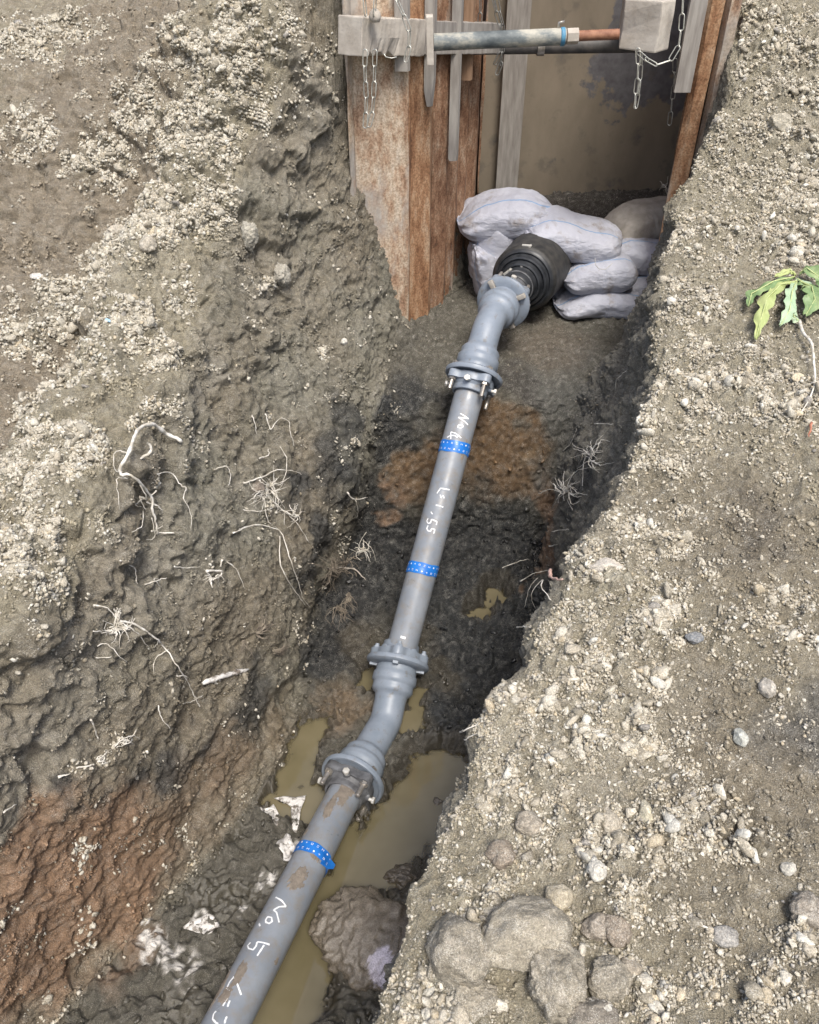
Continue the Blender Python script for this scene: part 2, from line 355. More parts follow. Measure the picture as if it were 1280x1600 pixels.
# drag marks of the digger along the lower left wall
tdir = np.array([.47, .88]); along = p[:, 0] * tdir[0] + p[:, 1] * tdir[1]; across = p[:, 0] * tdir[1] - p[:, 1] * tdir[0]
streak = fbm(np.stack([across * 38, along * 2.2, p[:, 2] * 26], 1), 3, 61)
drag = sst(6.6, 7.2, uw) * (1 - sst(8.0, 8.6, u)) * (1 - sst(1.9, 2.3, yy))
d = (.060 * wob + .040 * wob2) * (1 - .7 * floor) * (1 - .85 * shaft) * (1 - .4 * bankR)
d += (.019 * ridg + .006 * bil + .017 * ck1) * (wallL + wallR * .8 + .45 * left_top + .45 * bankR) * (1 - .6 * drag) * (1 - .6 * shaft)
d += .020 * fl_gr * (wallL * sst(1.5, 2.8, yy) + wallR)
d += (.009 * f50 + .0034 * f120) * (1 - .55 * pit)
crk = fbm(p * 9.5, 3, 71); crack = np.exp(-(crk / .022) ** 2) * sst(-.1, .5, patch2) * (wallL * .9 + wallR * .6 + .3 * floor)
pitn, _ = clods(wq / .13 + 2, 29, .15, .5, .45); d -= .055 * pitn * (wallL * .9 + wallR * .7)
ck2, _ = clods(wq / .028 + 7, 30, .2, .7, .8); d += .007 * ck2 * (wallL + wallR + .7 * left_top)
lg = fbm(wq * 4.3 + 3, 3, 36); lg2 = fbm(wq * 8.5 + 7, 3, 37)
d += (.038 * (sst(-.06, .08, lg) - .6) + .020 * (sst(-.04, .05, lg2) - .5)) * (left_top * .8 + wallL * sst(6.9, 5.6, u) + wallR * .5 * (1 - sst(2.8, 3.1, yy)) + bankR * .28 * sst(-.1, .2, wob2)) * (1 - shaft)
d -= .014 * crack
d += .013 * streak * drag
d += crumb * ((.050 - .022 * bankR) * c1 + .034 * c2 + .016 * c3 + .018 * np.abs(fbm(p * 34, 3, 88))) * (1 - shaft)
d += (1 - crumb.clip(0, 1)) * (wallL + wallR + .6 * left_top + pit * .35) * (.006 * c2 + .006 * c3) * (1 - .8 * face)
mudl = fbm(p * 16 + 3 * wob2[:, None], 3, 81)
mudc, _ = clods(wq / .055 + 11, 35, .2, .75, .75); mudr = fbm(wq * 24 + 2 * ridg[:, None], 3, 84, ridged=True); mudc = mudc * (1 - face); ck1 = ck1 * (1 - .7 * face)
d += floor * (.050 * mudl + .014 * bil + .040 * ck1 + .022 * mudc + .009 * mudr + .006 * fbm(wq * 60, 3, 83)) * (1 - .55 * sst(2.9, 3.1, yy))
d *= (1 - .6 * face)
disp = base + (N0.reshape(-1, 3) * d[:, None]).reshape(n, nu, 3)
# --- puddle hollows in the trench floor
WATER = -2.535
pud = np.full(len(p), -1.0, np.float32)
def cap(pts, r):
    global pud
    Q = [at_z(a, b, WATER) for a, b in pts]
    for A, B in zip(Q[:-1], Q[1:]) if len(Q) > 1 else [(Q[0], Q[0] + Vector((1e-4, 0, 0)))]:
        ax, ay, dx, dy = A.x, A.y, B.x - A.x, B.y - A.y; t = np.clip(((xx - ax) * dx + (yy - ay) * dy) / (dx * dx + dy * dy), 0, 1)
        dist = np.hypot(xx - ax - t * dx, yy - ay - t * dy) + .045 * wob2 + .035 * mudl + .02 * f50
        pud = np.maximum(pud, 1 - dist / r)
cap([(690, 1215), (640, 1290), (560, 1360)], .15); cap([(735, 1215), (745, 1290)], .07)
cap([(485, 1150), (455, 1215)], .085); cap([(450, 1250), (500, 1262), (540, 1300)], .085)
cap([(520, 1400), (470, 1480), (450, 1560), (420, 1620)], .13); cap([(770, 930), (778, 938)], .065); cap([(738, 968), (752, 964)], .055); cap([(655, 1088), (640, 1130)], .05)
cap([(580, 1060), (575, 1075)], .05)
zz = disp.reshape(-1, 3)[:, 2]
pf = sst(-.12, .45, pud) * pit
tgt = WATER - .045 + .02 * mudl
nz = zz * (1 - pf) + tgt * pf
keep = (1 - sst(-.6, -.15, pud)) * pit                               # mud that must stay above the water
nz = np.where(keep > .5, np.maximum(nz, WATER + .010 + .016 * mudl + .35 * (nz - WATER)), nz)
disp.reshape(-1, 3)[:, 2] = nz
# --- colour of the soil (albedo) and wetness
def C3(*c): return np.array(c, np.float32)
colr = np.zeros((len(p), 3), np.float32); wet = np.zeros(len(p), np.float32)
def over(c, m):
    global colr
    m = np.clip(m, 0, 1)[:, None]; colr = colr * (1 - m) + (c if c.ndim == 2 else c[None, :]) * m
tone = (.5 + .9 * patch2)[:, None]
over(C3(.305, .275, .203), np.ones(len(p)))
over(C3(.248, .210, .155) + .03 * tone, left_top * (1 - berm))
over(C3(.190, .179, .138) + .03 * tone, wallL); over(C3(.195, .165, .117) + .02 * tone, wallL * sst(-.25, .35, fbm(p * 1.7, 3, 101) + .55 * sst(2.2, 1.2, yy)) * .8)
over(C3(.160, .150, .122) + .02 * tone, wallR)
over(C3(.072, .066, .050) + .02 * tone, floor)
over(C3(.100, .093, .074), floor * sst(2.9, 3.1, yy))
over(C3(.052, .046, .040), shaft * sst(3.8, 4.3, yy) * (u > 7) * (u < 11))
light = C3(.58, .545, .435); lt2 = C3(.44, .40, .30)
cm = sst(.05, .55, c2 + .6 * c3 + .25 * patch) * crumb
over(np.where((id2 > .5)[:, None], light[None], lt2[None]) * (.62 + .75 * id3[:, None]), cm * (.8 + .15 * (1 - bankR)) * pale)
sp = sst(.35, .6, c3) * (id3 > .72)                                    # pale grit in the grey faces
over(C3(.42, .39, .33), sp * (.35 * wallL * sst(-.2, .6, patch + .4 * sst(2.5, 3.3, yy)) + .35 * bankR + .2 * left_top))
wet += .35 * wallL * .4 + floor * .85 + wallR * .25
over(C3(.265, .242, .195) + .04 * tone, wallL * sst(6.6, 5.4, uw) * sst(-.3, .25, patch) * .7)
# stains, seams and clay lenses, plus pit and undercut shade put into the colour: centre on the face, radius, colour, wetness
wp = p + .13 * np.stack([wob2, patch2, fbm(p * 7, 2, 91)], 1) + .03 * np.stack([f50, mudl, fl_gr], 1)
def zone(px, py, r, c, m=.85, wt=None, soft=.45, sc=(1, 1, 1)):
    global wet
    h = hit0(px, py)
    if h is None: return
    q = (wp - np.array(h, np.float32)) * np.array(sc, np.float32); dd = np.sqrt((q ** 2).sum(1)) / r
    mk = (1 - sst(1 - soft, 1 + soft, dd)) * m
    over(C3(*c) * (1 + .18 * wob2[:, None] / .5), mk)
    if wt is not None: wet = wet * (1 - mk) + wt * mk
OR, OR2 = (.225, .143, .088), (.18, .125, .08); DK = (.019, .021, .0225); DK2 = (.014, .015, .016); BR = (.150, .095, .050)  # DK, DK2: dark wet mud, lowered further to paint in shade of the hollows
for a in ((80, 1400, .20), (150, 1320, .17), (40, 1500, .20), (230, 1340, .14), (180, 1440, .12), (30, 1330, .10)): zone(*a, OR, .9, .35)
for a in ((300, 1240, .16), (360, 1190, .13), (250, 1290, .12)): zone(*a, OR2, .55, .4)
for a in ((270, 1200, .09), (200, 1215, .07), (330, 1180, .08), (120, 1235, .05), (400, 1090, .12), (480, 1010, .13), (520, 960, .12)): zone(*a, DK, .8, .5)
for a in ((470, 760, .10), (500, 860, .14), (560, 850, .14), (540, 760, .10), (600, 700, .10), (500, 940, .12), (590, 880, .12), (640, 620, .12), (520, 1030, .12), (620, 650, .1)): zone(*a, DK, .85, .55)
for a in ((520, 720, .12), (560, 780, .15), (580, 900, .16), (480, 900, .11), (540, 660, .09), (600, 820, .1)): zone(*a, DK, .8, .35)
for a in ((560, 930, .15), (600, 860, .14), (540, 1000, .15), (640, 850, .12), (700, 880, .14), (780, 860, .12), (820, 900, .1)): zone(*a, DK2, .9, .6)
for a in ((780, 720, .20), (770, 700, .16), (700, 720, .14), (800, 740, .12), (760, 660, .10), (820, 680, .08), (650, 740, .1)): zone(*a, BR, .95, .3)
for a in ((620, 765, .06), (600, 800, .05)): zone(*a, OR, .8, .3)
for a in ((740, 830, .13), (800, 840, .13), (700, 870, .13), (780, 880, .16), (720, 920, .16), (820, 920, .12), (760, 980, .16), (700, 1000, .12), (800, 1000, .12), (720, 1150, .10), (690, 1190, .06)): zone(*a, DK, .85, .7)
for a in ((760, 900, .34), (700, 960, .26), (800, 970, .26), (740, 1050, .20), (700, 1120, .12)): zone(*a, DK, .95, .75)
for a in ((760, 850, .12), (820, 870, .12), (700, 860, .12)): zone(*a, DK2, .9, 1.0)
for a in ((640, 1000, .12), (700, 1060, .08), (560, 1010, .1)): zone(*a, (.07, .058, .038), .6, 1.0)
for a in ((858, 770, .07), (866, 815, .08), (858, 860, .08), (845, 900, .06)): zone(*a, OR, .9, .3)
zone(845, 700, .07, (.19, .13, .07), .6, .3)
for a in ((900, 640, .16), (880, 720, .13), (930, 720, .10), (860, 600, .12), (930, 780, .08), (905, 560, .12)): zone(*a, (.105, .104, .094), .75, .3)
for a in ((920, 740, .10), (900, 790, .07)): zone(*a, DK, .75, .35)
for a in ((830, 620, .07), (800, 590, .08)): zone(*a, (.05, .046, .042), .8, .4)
zone(860, 540, .2, (.12, .10, .078), .7, .35)
zone(540, 1110, .12, (.15, .105, .062), .7, .6); zone(430, 1140, .10, (.14, .105, .062), .6, .6)
for a in ((1100, 800, .25), (1150, 1180, .2), (1050, 1060, .12), (1220, 900, .25), (1200, 1350, .3)): zone(*a, (.205, .175, .130), .45)
for a in ((950, 1080, .16), (980, 850, .12), (900, 1180, .2), (880, 1300, .14), (1080, 640, .16), (1250, 200, .2), (830, 1150, .12)): zone(*a, (.42, .385, .305), .35)
for a in ((210, 390, .16), (120, 480, .16), (60, 700, .14), (150, 560, .12), (300, 200, .14), (30, 860, .1)): zone(*a, (.42, .39, .31), .35)
zone(1265, 1130, .10, (.10, .10, .098), .7); zone(1180, 830, .08, (.12, .105, .085), .6)
over(C3(.055, .047, .034), (sst(-.45, .0, pud) * pit) * .7); wet = np.maximum(wet, sst(-1, -.2, pud) * pit)
# whitish lime smeared into the mud at the lower left
lime = sst(.05, .3, fbm(p * 40, 3, 95) + .15)
def limez(px, py, r, sc=(1, 1, 1)):
    h = hit0(px, py)
    if h is None: return
    q = (p - np.array(h, np.float32)); dd = np.sqrt((q ** 2).sum(1)) / r + .35 * mudl
    over(C3(.62, .60, .57), (1 - sst(.7, 1.05, dd)) * lime * .95)
for a in ((240, 1475, .055), (285, 1515, .06), (262, 1495, .04), (315, 1440, .03), (468, 1330, .035), (420, 1380, .04), (385, 1430, .03), (225, 1450, .03)): limez(*a)
colr *= (1 + .32 * f50 + .22 * fbm(p * 90, 2, 99))[:, None].clip(.5, 1.6)
wp_ = sst(-.15, .35, fbm(p * 6, 3, 111)); far_ = sst(1.7, 2.3, yy)
wet = np.where(floor > .3, np.minimum(wet, (.38 + .50 * wp_ * (1 - .6 * far_)) * (1 - sst(2.84, 2.92, yy)) + .18 * sst(2.84, 2.92, yy)), wet)
wet = np.clip(wet * (1 - .4 * far_ * pit), 0, 1)
idx = np.arange(n * nu).reshape(n, nu)
Q = np.stack([idx[:-1, :-1], idx[:-1, 1:], idx[1:, 1:], idx[1:, :-1]], -1).reshape(-1, 4)
me = np_mesh('ground', disp.reshape(-1, 3), Q)
at = me.color_attributes.new('soil', 'FLOAT_COLOR', 'POINT')
at.data.foreach_set('color', np.concatenate([colr.clip(.01, .8), wet[:, None]], 1).astype(np.float32).ravel())
ground = link('ground', me, M_soil); tag(ground, kind='structure')
# wide surroundings out to the horizon
mb = MB(); R0, R1 = 8.6, 150
for (x0, x1, y0, y1) in ((-R1, R1, 8.5, R1), (-R1, -R0, -R1, 8.5), (R0, R1, -R1, 8.5), (-R0, R0, -R1, -7.6)):
    mb.add([(x0, y0, -.35), (x1, y0, -.35), (x1, y1, -.35), (x0, y1, -.35)], [(0, 1, 2, 3)])
tag(mb.build('terrain', simple('earth', (.2, .16, .12), (.3, .25, .19), .95, 3)), kind='structure')

g2 = np.r_[0:n:3]; g3 = np.r_[0:nu:3]
bvh = make_bvh(disp, g2, g3)
def hit(px, py, off=0.0):
    r = bvh.ray_cast(Vector((0, 0, 0)), ray(px, py).normalized())
    nn = r[1]
    if nn.dot(ray(px, py)) > 0: nn = -nn
    return r[0] + nn * off, nn

# ---------------------------------------------------------------- water
m_w, nt, b = new_mat('muddy_water')
v = gcoord(nt)
nt.links.new(ramp(nt, tex(nt, 5, 3, .5, v), [(.35, (.145, .124, .070)), (.65, (.190, .163, .100))]), b.inputs['Base Color'])
b.inputs['Roughness'].default_value = .03; b.inputs['Specular IOR Level'].default_value = .7
wb = nt.nodes.new('ShaderNodeBump'); wb.inputs['Strength'].default_value = .06; wb.inputs['Distance'].default_value = .01; nt.links.new(tex(nt, 14, 2, .5, v), wb.inputs['Height']); nt.links.new(wb.outputs[0], b.inputs['Normal'])
tr = nt.nodes.new('ShaderNodeBsdfTransparent'); tr.inputs[0].default_value = (.86, .82, .70, 1); gl = nt.nodes.new('ShaderNodeBsdfGlossy'); gl.inputs['Roughness'].default_value = .03; fr = nt.nodes.new('ShaderNodeFresnel'); fr.inputs[0].default_value = 1.33
nt.links.new(wb.outputs[0], gl.inputs['Normal']); mx = nt.nodes.new('ShaderNodeMixShader'); nt.links.new(fr.outputs[0], mx.inputs[0]); nt.links.new(tr.outputs[0], mx.inputs[1]); nt.links.new(gl.outputs[0], mx.inputs[2])
wa = nt.nodes.new('ShaderNodeAttribute'); wa.attribute_name = 'murk'; mx2 = nt.nodes.new('ShaderNodeMixShader'); nt.links.new(wa.outputs['Fac'], mx2.inputs[0]); nt.links.new(mx.outputs[0], mx2.inputs[1]); nt.links.new(b.outputs[0], mx2.inputs[2])
nt.links.new(mx2.outputs[0], [q for q in nt.nodes if q.type == 'OUTPUT_MATERIAL'][0].inputs[0])
NW = 300; gx_ = np.linspace(-1.3, .75, NW); gy_ = np.linspace(.2, 2.95, NW); GX, GY = np.meshgrid(gx_, gy_)
WV = np.stack([GX.ravel(), GY.ravel(), np.full(NW * NW, WATER)], 1); murk = np.zeros(NW * NW, np.float32)
for i_ in range(NW * NW):
    r_ = bvh.ray_cast(Vector((WV[i_, 0], WV[i_, 1], WATER)), Vector((0, 0, -1)), .5)
    if r_[0] is not None: murk[i_] = 1 - math.exp(-(WATER - r_[0].z) / .017)
ii = np.arange(NW * NW).reshape(NW, NW); me = np_mesh('water', WV, np.stack([ii[:-1, :-1], ii[:-1, 1:], ii[1:, 1:], ii[1:, :-1]], -1).reshape(-1, 4))
me.attributes.new('murk', 'FLOAT', 'POINT').data.foreach_set('value', murk); tag(link('water', me, m_w), kind='structure')

# ---------------------------------------------------------------- loose grit and crumbs (uncountable)
def ico(sub):
    bm = bmesh.new(); bmesh.ops.create_icosphere(bm, subdivisions=sub, radius=1)
    V = np.array([v.co for v in bm.verts], np.float32); Fc = np.array([[v.index for v in f.verts] for f in bm.faces]); bm.free(); return V, Fc
def stones(name, sel, sizes, cols, sub, flat=.7, label='', sink=.45, wetv=.05):
    V0, F0 = ico(sub); m = len(sel); k = len(V0)
    T = []
    for t in range(12):
        pn = rng.normal(size=(9, 3)); pn /= np.linalg.norm(pn, axis=1)[:, None]; pd = rng.uniform(.42, .9, 9)
        rr = np.min(np.where(V0 @ pn.T > .05, pd / np.maximum(V0 @ pn.T, .05), 9), axis=1).clip(.5, 1.25)
        q = V0 * (rr * (1 + .2 * gnoise(V0 * 1.7 + 13 * t, 200 + t) + .16 * gnoise(V0 * 4 + 7 * t, 300 + t)))[:, None]; T.append(q)
    T = np.stack(T); ti = rng.integers(0, 12, m)
    A = rng.normal(size=(m, 4)); A /= np.linalg.norm(A, axis=1)[:, None]; a, b_, c_, d_ = A.T
    Rm = np.stack([1 - 2 * (c_ * c_ + d_ * d_), 2 * (b_ * c_ - d_ * a), 2 * (b_ * d_ + c_ * a), 2 * (b_ * c_ + d_ * a), 1 - 2 * (b_ * b_ + d_ * d_), 2 * (c_ * d_ - b_ * a), 2 * (b_ * d_ - c_ * a), 2 * (c_ * d_ + b_ * a), 1 - 2 * (b_ * b_ + c_ * c_)], 1).reshape(m, 3, 3)
    sc = np.stack([rng.uniform(1, 1.35, m), rng.uniform(.6, 1, m), rng.uniform(.38, .8, m)], 1)
    W = T[ti] * sc[:, None, :] * sizes[:, None, None]
    W = np.einsum('mij,mkj->mki', Rm, W)
    pos = disp.reshape(-1, 3)[sel] + NN[sel] * (sizes * (1 - sink) * .55)[:, None]
    W += pos[:, None, :]
    Fc = (F0[None] + (np.arange(m) * k)[:, None, None]).reshape(-1, 3)
    me = np_mesh(name, W.reshape(-1, 3), Fc)
    cc = np.concatenate([cols, np.full((m, 1), wetv)], 1).astype(np.float32)
    at = me.color_attributes.new('soil', 'FLOAT_COLOR', 'POINT'); at.data.foreach_set('color', np.repeat(cc, k, 0).ravel())
    o = link(name, me, M_stone, smooth=sub > 1); tag(o, label, 'gravel', kind='stuff'); return o
NN = grid_normals(disp).reshape(-1, 3); NN[NN[:, 2] < -.3] *= -1
dist = np.linalg.norm(disp.reshape(-1, 3), axis=1)
vis = (yy > .35) & (yy < 5.0) & (xx > -2.4) & (xx < 2.3)
pal = np.array([(.58, .545, .46), (.50, .46, .375), (.40, .36, .285), (.66, .64, .57), (.31, .28, .22), (.52, .45, .33), (.34, .32, .29)], np.float32)
def pick(wgt, m):
    cs = np.cumsum(wgt.astype(np.float64)); return np.searchsorted(cs, rng.random(m) * cs[-1])
def pcol(m, pr): return pal[rng.choice(len(pal), m, p=pr)] * rng.uniform(.8, 1.15, (m, 1))
gp = np.clip(.12 + .9 * np.maximum(patch2 + .1, 0), .03, 1.0)
clus = np.clip(.4 + 2.2 * gnoise(p * 21, 611) + 1.2 * gnoise(p * 9, 612), .06, 2)
wR = bankR * (pale * clus + .07 * gp) * vis * (1 - shaft); wL = (1 - bankR) * (left_top + .35 * wallL).clip(0, 1) * (pale * clus + .010 * gp * clus) * vis * (1 - shaft)
wW = (wallL * .5 + wallR * .4) * vis * (1 - shaft) * np.clip(.3 + patch, .05, 1) + .25 * floor * sst(2.95, 3.1, yy) * vis
PR = [.22, .34, .22, .04, .08, .07, .03]
near = 1 / (.6 + dist / 2.2) ** 2
m = 95000; s_ = pick(wR * near, m); stones('loose_gravel', s_, ((.0020 + .0052 * rng.random(m) ** 2.5) * (.65 + .35 * dist[s_] / 2)).astype(np.float32), pcol(m, PR), 1, label='fine pale grit and crumbs of soil covering the right bank')
m = 4200; s_ = pick(wR * gp * (.15 + pale), m); stones('loose_pebbles', s_, (.0055 + .014 * rng.random(m) ** 5).astype(np.float32), pcol(m, [.24, .24, .20, .12, .12, .05, .03]), 2, label='pale pebbles and small lumps lying on the right bank')
m = 105000; s_ = pick(wL, m); stones('loose_crumbs', s_, (.0028 + .0075 * rng.random(m) ** 2.5).astype(np.float32), pcol(m, [.42, .26, .10, .12, .04, .04, .02]) * .98, 1, label='pale dry soil crumbs along the crest of the left trench side')
m = 2300; s_ = pick(wL * (.1 + pale), m); stones('small_clods', s_, (.009 + .014 * rng.random(m) ** 3).astype(np.float32), pcol(m, [.24, .32, .24, .02, .12, .04, .02]) * .9, 2, label='small dry earth clods scattered on the left berm', sink=.75)
m = 9000; s_ = pick(wW * clus ** 2, m); stones('wall_grit', s_, (.0016 + .005 * rng.random(m) ** 5).astype(np.float32), pcol(m, [.1, .15, .25, .05, .35, .05, .05]) * .6, 1, label='scattered grit stuck in the grey trench walls')
own = colr.clip(.02, .7)
def ownc(sel, lo, hi): return own[sel] * rng.uniform(lo, hi, (len(sel), 1))
w0 = (wallL + wallR * .8) * vis * (1 - shaft) * near * (.35 + clus)
m = 38000; s_ = pick(w0 * clus, m); stones('wall_crumbs', s_, ((.0016 + .0055 * rng.random(m) ** 4) * (.6 + .4 * dist[s_] / 2)).astype(np.float32), ownc(s_, .7, 1.35), 1, label='soil crumbs clinging all over the cut trench walls')
w2 = pit * vis * (.2 + clus) * (1 - sst(-.3, .1, pud))
m = 2500; s_ = pick(w2, m); stones('mud_crumbs', s_, (.0025 + .012 * rng.random(m) ** 4).astype(np.float32), ownc(s_, .7, 1.3), 2, label='wet crumbs of mud on the trench floor', sink=.6, wetv=.9)
w1 = (bankR + left_top) * vis * (1 - shaft) * near * (.4 + clus) * (1.15 - .8 * pale.clip(0, 1))
m = 50000; s_ = pick(w1 * clus, m); stones('bank_crumbs', s_, ((.0018 + .007 * rng.random(m) ** 4) * (.65 + .35 * dist[s_] / 2)).astype(np.float32), ownc(s_, .7, 1.4), 1, label='brown soil crumbs spread over the banks between the pale gravel')
# ---------------------------------------------------------------- materials of the objects
def pipe_mat():
    m, nt, b = new_mat('grey_coated_iron'); v = gcoord(nt)
    n = tex(nt, 9, 5, .6, v); base = ramp(nt, n, [(.3, (.185, .208, .240)), (.7, (.255, .278, .308))])
    dirt = ramp(nt, tex(nt, 26, 5, .65, v), [(.46, (0, 0, 0)), (.72, (.8, .8, .8))])
    nt.links.new(mixc(nt, dirt, base, (.22, .20, .175)), b.inputs['Base Color'])
    nt.links.new(ramp(nt, tex(nt, 30, 4, .6, v), [(.3, (.25, .25, .25)), (.7, (.6, .6, .6))]), b.inputs['Roughness'])
    bump(nt, b, tex(nt, 220, 3, .6, v), .12, .0006); return m
M_pipe = pipe_mat()
def fitting_mat():
    m, nt, b = new_mat('grey_painted_casting'); v = gcoord(nt)
    base = ramp(nt, tex(nt, 14, 5, .6, v), [(.3, (.18, .215, .26)), (.7, (.25, .285, .335))])
    dirt = ramp(nt, tex(nt, 35, 5, .7, v), [(.56, (0, 0, 0)), (.70, (.75, .75, .75))])
    nt.links.new(mixc(nt, dirt, base, (.16, .145, .125)), b.inputs['Base Color']); b.inputs['Roughness'].default_value = .42
    bump(nt, b, tex(nt, 150, 3, .6, v), .25, .001); return m
M_fit = fitting_mat()
M_gland = simple('dark_grey_casting', (.05, .05, .052), (.15, .155, .165), .5, 22, 0, .35, .002)
M_steel = simple('bright_steel', (.58, .56, .50), (.78, .76, .70), .35, 40, .4, .1, .0005)
M_stud = simple('worn_steel', (.30, .275, .24), (.50, .47, .43), .38, 40, .7, .2, .0008)
M_tape = simple('blue_tape', (.012, .13, .48), (.02, .19, .62), .35, 20, 0, .15, .001)
M_white = simple('white_mark', (.70, .72, .74), (.82, .83, .84), .6, 30, bs=0)
M_mud = simple('mud_splash', (.16, .135, .11), (.25, .215, .175), .6, 45, 0, .6, .004)
M_rub = simple('black_rubber', (.016, .018, .021), (.040, .043, .048), .42, 25, 0, .2, .001)
M_rubd = simple('dusty_black_rubber', (.016, .017, .018), (.055, .052, .047), .6, 30, 0, .3, .001)
M_wood = simple('weathered_timber', (.27, .245, .21), (.45, .42, .37), .85, 9, 0, .5, .002, stretch=(1, 1, 3), detail=8)
M_woodl = simple('pale_dry_timber', (.36, .32, .27), (.52, .48, .42), .85, 12, 0, .6, .003, detail=8)
M_wedge = simple('grey_wood', (.22, .20, .18), (.33, .31, .28), .85, 18, 0, .4, .001, stretch=(3, 3, .4))
M_wedgb = simple('brown_wood', (.20, .12, .07), (.30, .19, .12), .85, 18, 0, .4, .001, stretch=(3, 3, .4))
M_chain = simple('galvanised_chain', (.42, .42, .38), (.62, .62, .56), .4, 60, .6, .1, .0005)
M_chaind = simple('dull_chain', (.16, .16, .15), (.3, .3, .28), .5, 60, .6, .1, .0005)
M_root = simple('pale_root', (.46, .42, .34), (.84, .81, .74), .8, 40, 0, .4, .001)
M_rootd = simple('dark_root', (.14, .115, .09), (.30, .26, .20), .85, 40, 0, .4, .001)
M_ropem = simple('twine', (.45, .43, .40), (.6, .58, .54), .8, 60, bs=0)
def rust_mat(name, grey, scale=1.0, cols=((.085, .042, .024), (.20, .105, .058), (.30, .185, .115), (.43, .34, .25))):
    m, nt, b = new_mat(name); v = gcoord(nt, (1, 1, .38)); v2 = gcoord(nt)
    c = ramp(nt, tex(nt, 16 * scale, 8, .75, v), list(zip((.32, .44, .54, .68), cols)))
    spk = ramp(nt, tex(nt, 120, 4, .7, v2), [(.35, (.55, .5, .45)), (.6, (1.15, 1.12, 1.1))]); c = mixc(nt, 1.0, c, spk, 'MULTIPLY')
    g = ramp(nt, tex(nt, 5, 6, .65, gcoord(nt, (1, 1, .45))), [(.62 - grey, (0, 0, 0)), (.74 - grey, (1, 1, 1))])
    c = mixc(nt, g, c, ramp(nt, tex(nt, 30, 6, .7, v2), [(.3, (.30, .27, .235)), (.7, (.46, .42, .37))]))
    nt.links.new(c, b.inputs['Base Color']); b.inputs['Roughness'].default_value = .85
    bump(nt, b, tex(nt, 90, 5, .7, v2), .5, .002); return m
M_rustg = rust_mat('rust_with_cement_smears', .17, 1.5, ((.20, .115, .07), (.38, .26, .175), (.50, .41, .31), (.58, .52, .43))); M_rust = rust_mat('rusty_steel', -.02, 1.0, ((.11, .052, .026), (.26, .135, .068), (.38, .23, .13), (.48, .37, .26))); M_rust2 = rust_mat('old_rusty_steel', .04, 1.6)

# ---------------------------------------------------------------- PIPELINE
D = .118; RP = D / 2
T_ = at_d(740, 590, 3.24); M2 = at_d(622, 1035, 3.12); V1 = at_d(603, 1128, 3.03); M1 = at_d(550, 1220, 2.80)
E0 = at_d(354, 1600, 2.07); E00 = M1 + (E0 - M1) * 2.0
V2 = Vector((.325, 3.07, -1.41)); FD = at_d(787, 472, 3.43); CF = at_d(818, 437, 3.65); CB = CF + (CF - FD).normalized() * .26
def curve_pts(a, b, c, k, cut):
    """a-b-c polyline with a rounded corner of length cut at b"""
    p0 = b + (a - b).normalized() * cut; p1 = b + (c - b).normalized() * cut
    return [a] + [p0 * (1 - t) ** 2 + b * 2 * t * (1 - t) + p1 * t * t for t in [i / k for i in range(k + 1)]] + [c]
def sweep(mb, pts, prof, n=40):
    """radius profile prof[(distance, radius)] swept along pts"""
    ds = [0]
    for a, b in zip(pts[:-1], pts[1:]): ds.append(ds[-1] + (b - a).length)
    Lt = ds[-1]; out = []; rad = []
    for q, r in prof:
        q = q if q >= 0 else Lt + q
        i = max(0, min(len(pts) - 2, int(np.searchsorted(ds, q) - 1))); t = (q - ds[i]) / (ds[i + 1] - ds[i])
        out.append((q, pts[i].lerp(pts[i + 1], t), r))
    out.sort(key=lambda o: o[0]); mb.tube([o[1] for o in out], [o[2] for o in out], n)
def dense(prof, step=.008):
    o = [prof[0]]
    for a, b in zip(prof[:-1], prof[1:]):
        k = max(1, int(abs(b[0] - a[0]) / step))
        for i in range(1, k + 1): o.append((a[0] + (b[0] - a[0]) * i / k, a[1] + (b[1] - a[1]) * i / k))
    return o
def cyl_hit(px, py, A, B, r):
    d_ = ray(px, py).normalized(); ax = (B - A).normalized(); o = -A
    dd = d_ - ax * d_.dot(ax); oo = o - ax * o.dot(ax); a = dd.dot(dd); b_ = 2 * dd.dot(oo); c_ = oo.dot(oo) - r * r; q = b_ * b_ - 4 * a * c_
    if q < 0: q = 0
    return d_ * ((-b_ - math.sqrt(q)) / (2 * a))
def on_pipe(A, B, t, ang, r):
    """point at distance t from A, angle measured from straight up, clockwise seen along A to B"""
    ax = (B - A).normalized(); up = (Vector((0, 0, 1)) - ax * ax.z).normalized(); sd_ = ax.cross(up)
    return A + ax * t + (up * math.cos(ang) + sd_ * math.sin(ang)) * r
def write_strokes(parent, A, B, strokes, wd=.0045):
    mb = MB(); ax = (B - A).normalized()
    for st in strokes:
        pts = [cyl_hit(x, y, A, B, RP + .0008) for x, y in st]; fine = []
        for a, b_ in zip(pts[:-1], pts[1:]):
            for i in range(4): fine.append(a.lerp(b_, i / 4))
        fine.append(pts[-1]); L_, R_ = [], []
        for i, q in enumerate(fine):
            t = (fine[min(i + 1, len(fine) - 1)] - fine[max(i - 1, 0)]).normalized(); c_ = A + ax * (q - A).dot(ax); nn = (q - c_).normalized(); q = c_ + nn * (RP + .0009)
            s_d = t.cross(nn).normalized() * wd / 2 * (.8 + .4 * random.random()); L_.append(q - s_d); R_.append(q + s_d)
        k = len(fine); mb.add(L_ + R_, [(i, i + 1, k + i + 1, k + i) for i in range(k - 1)])
    return mb.build('handwriting', M_white, parent)
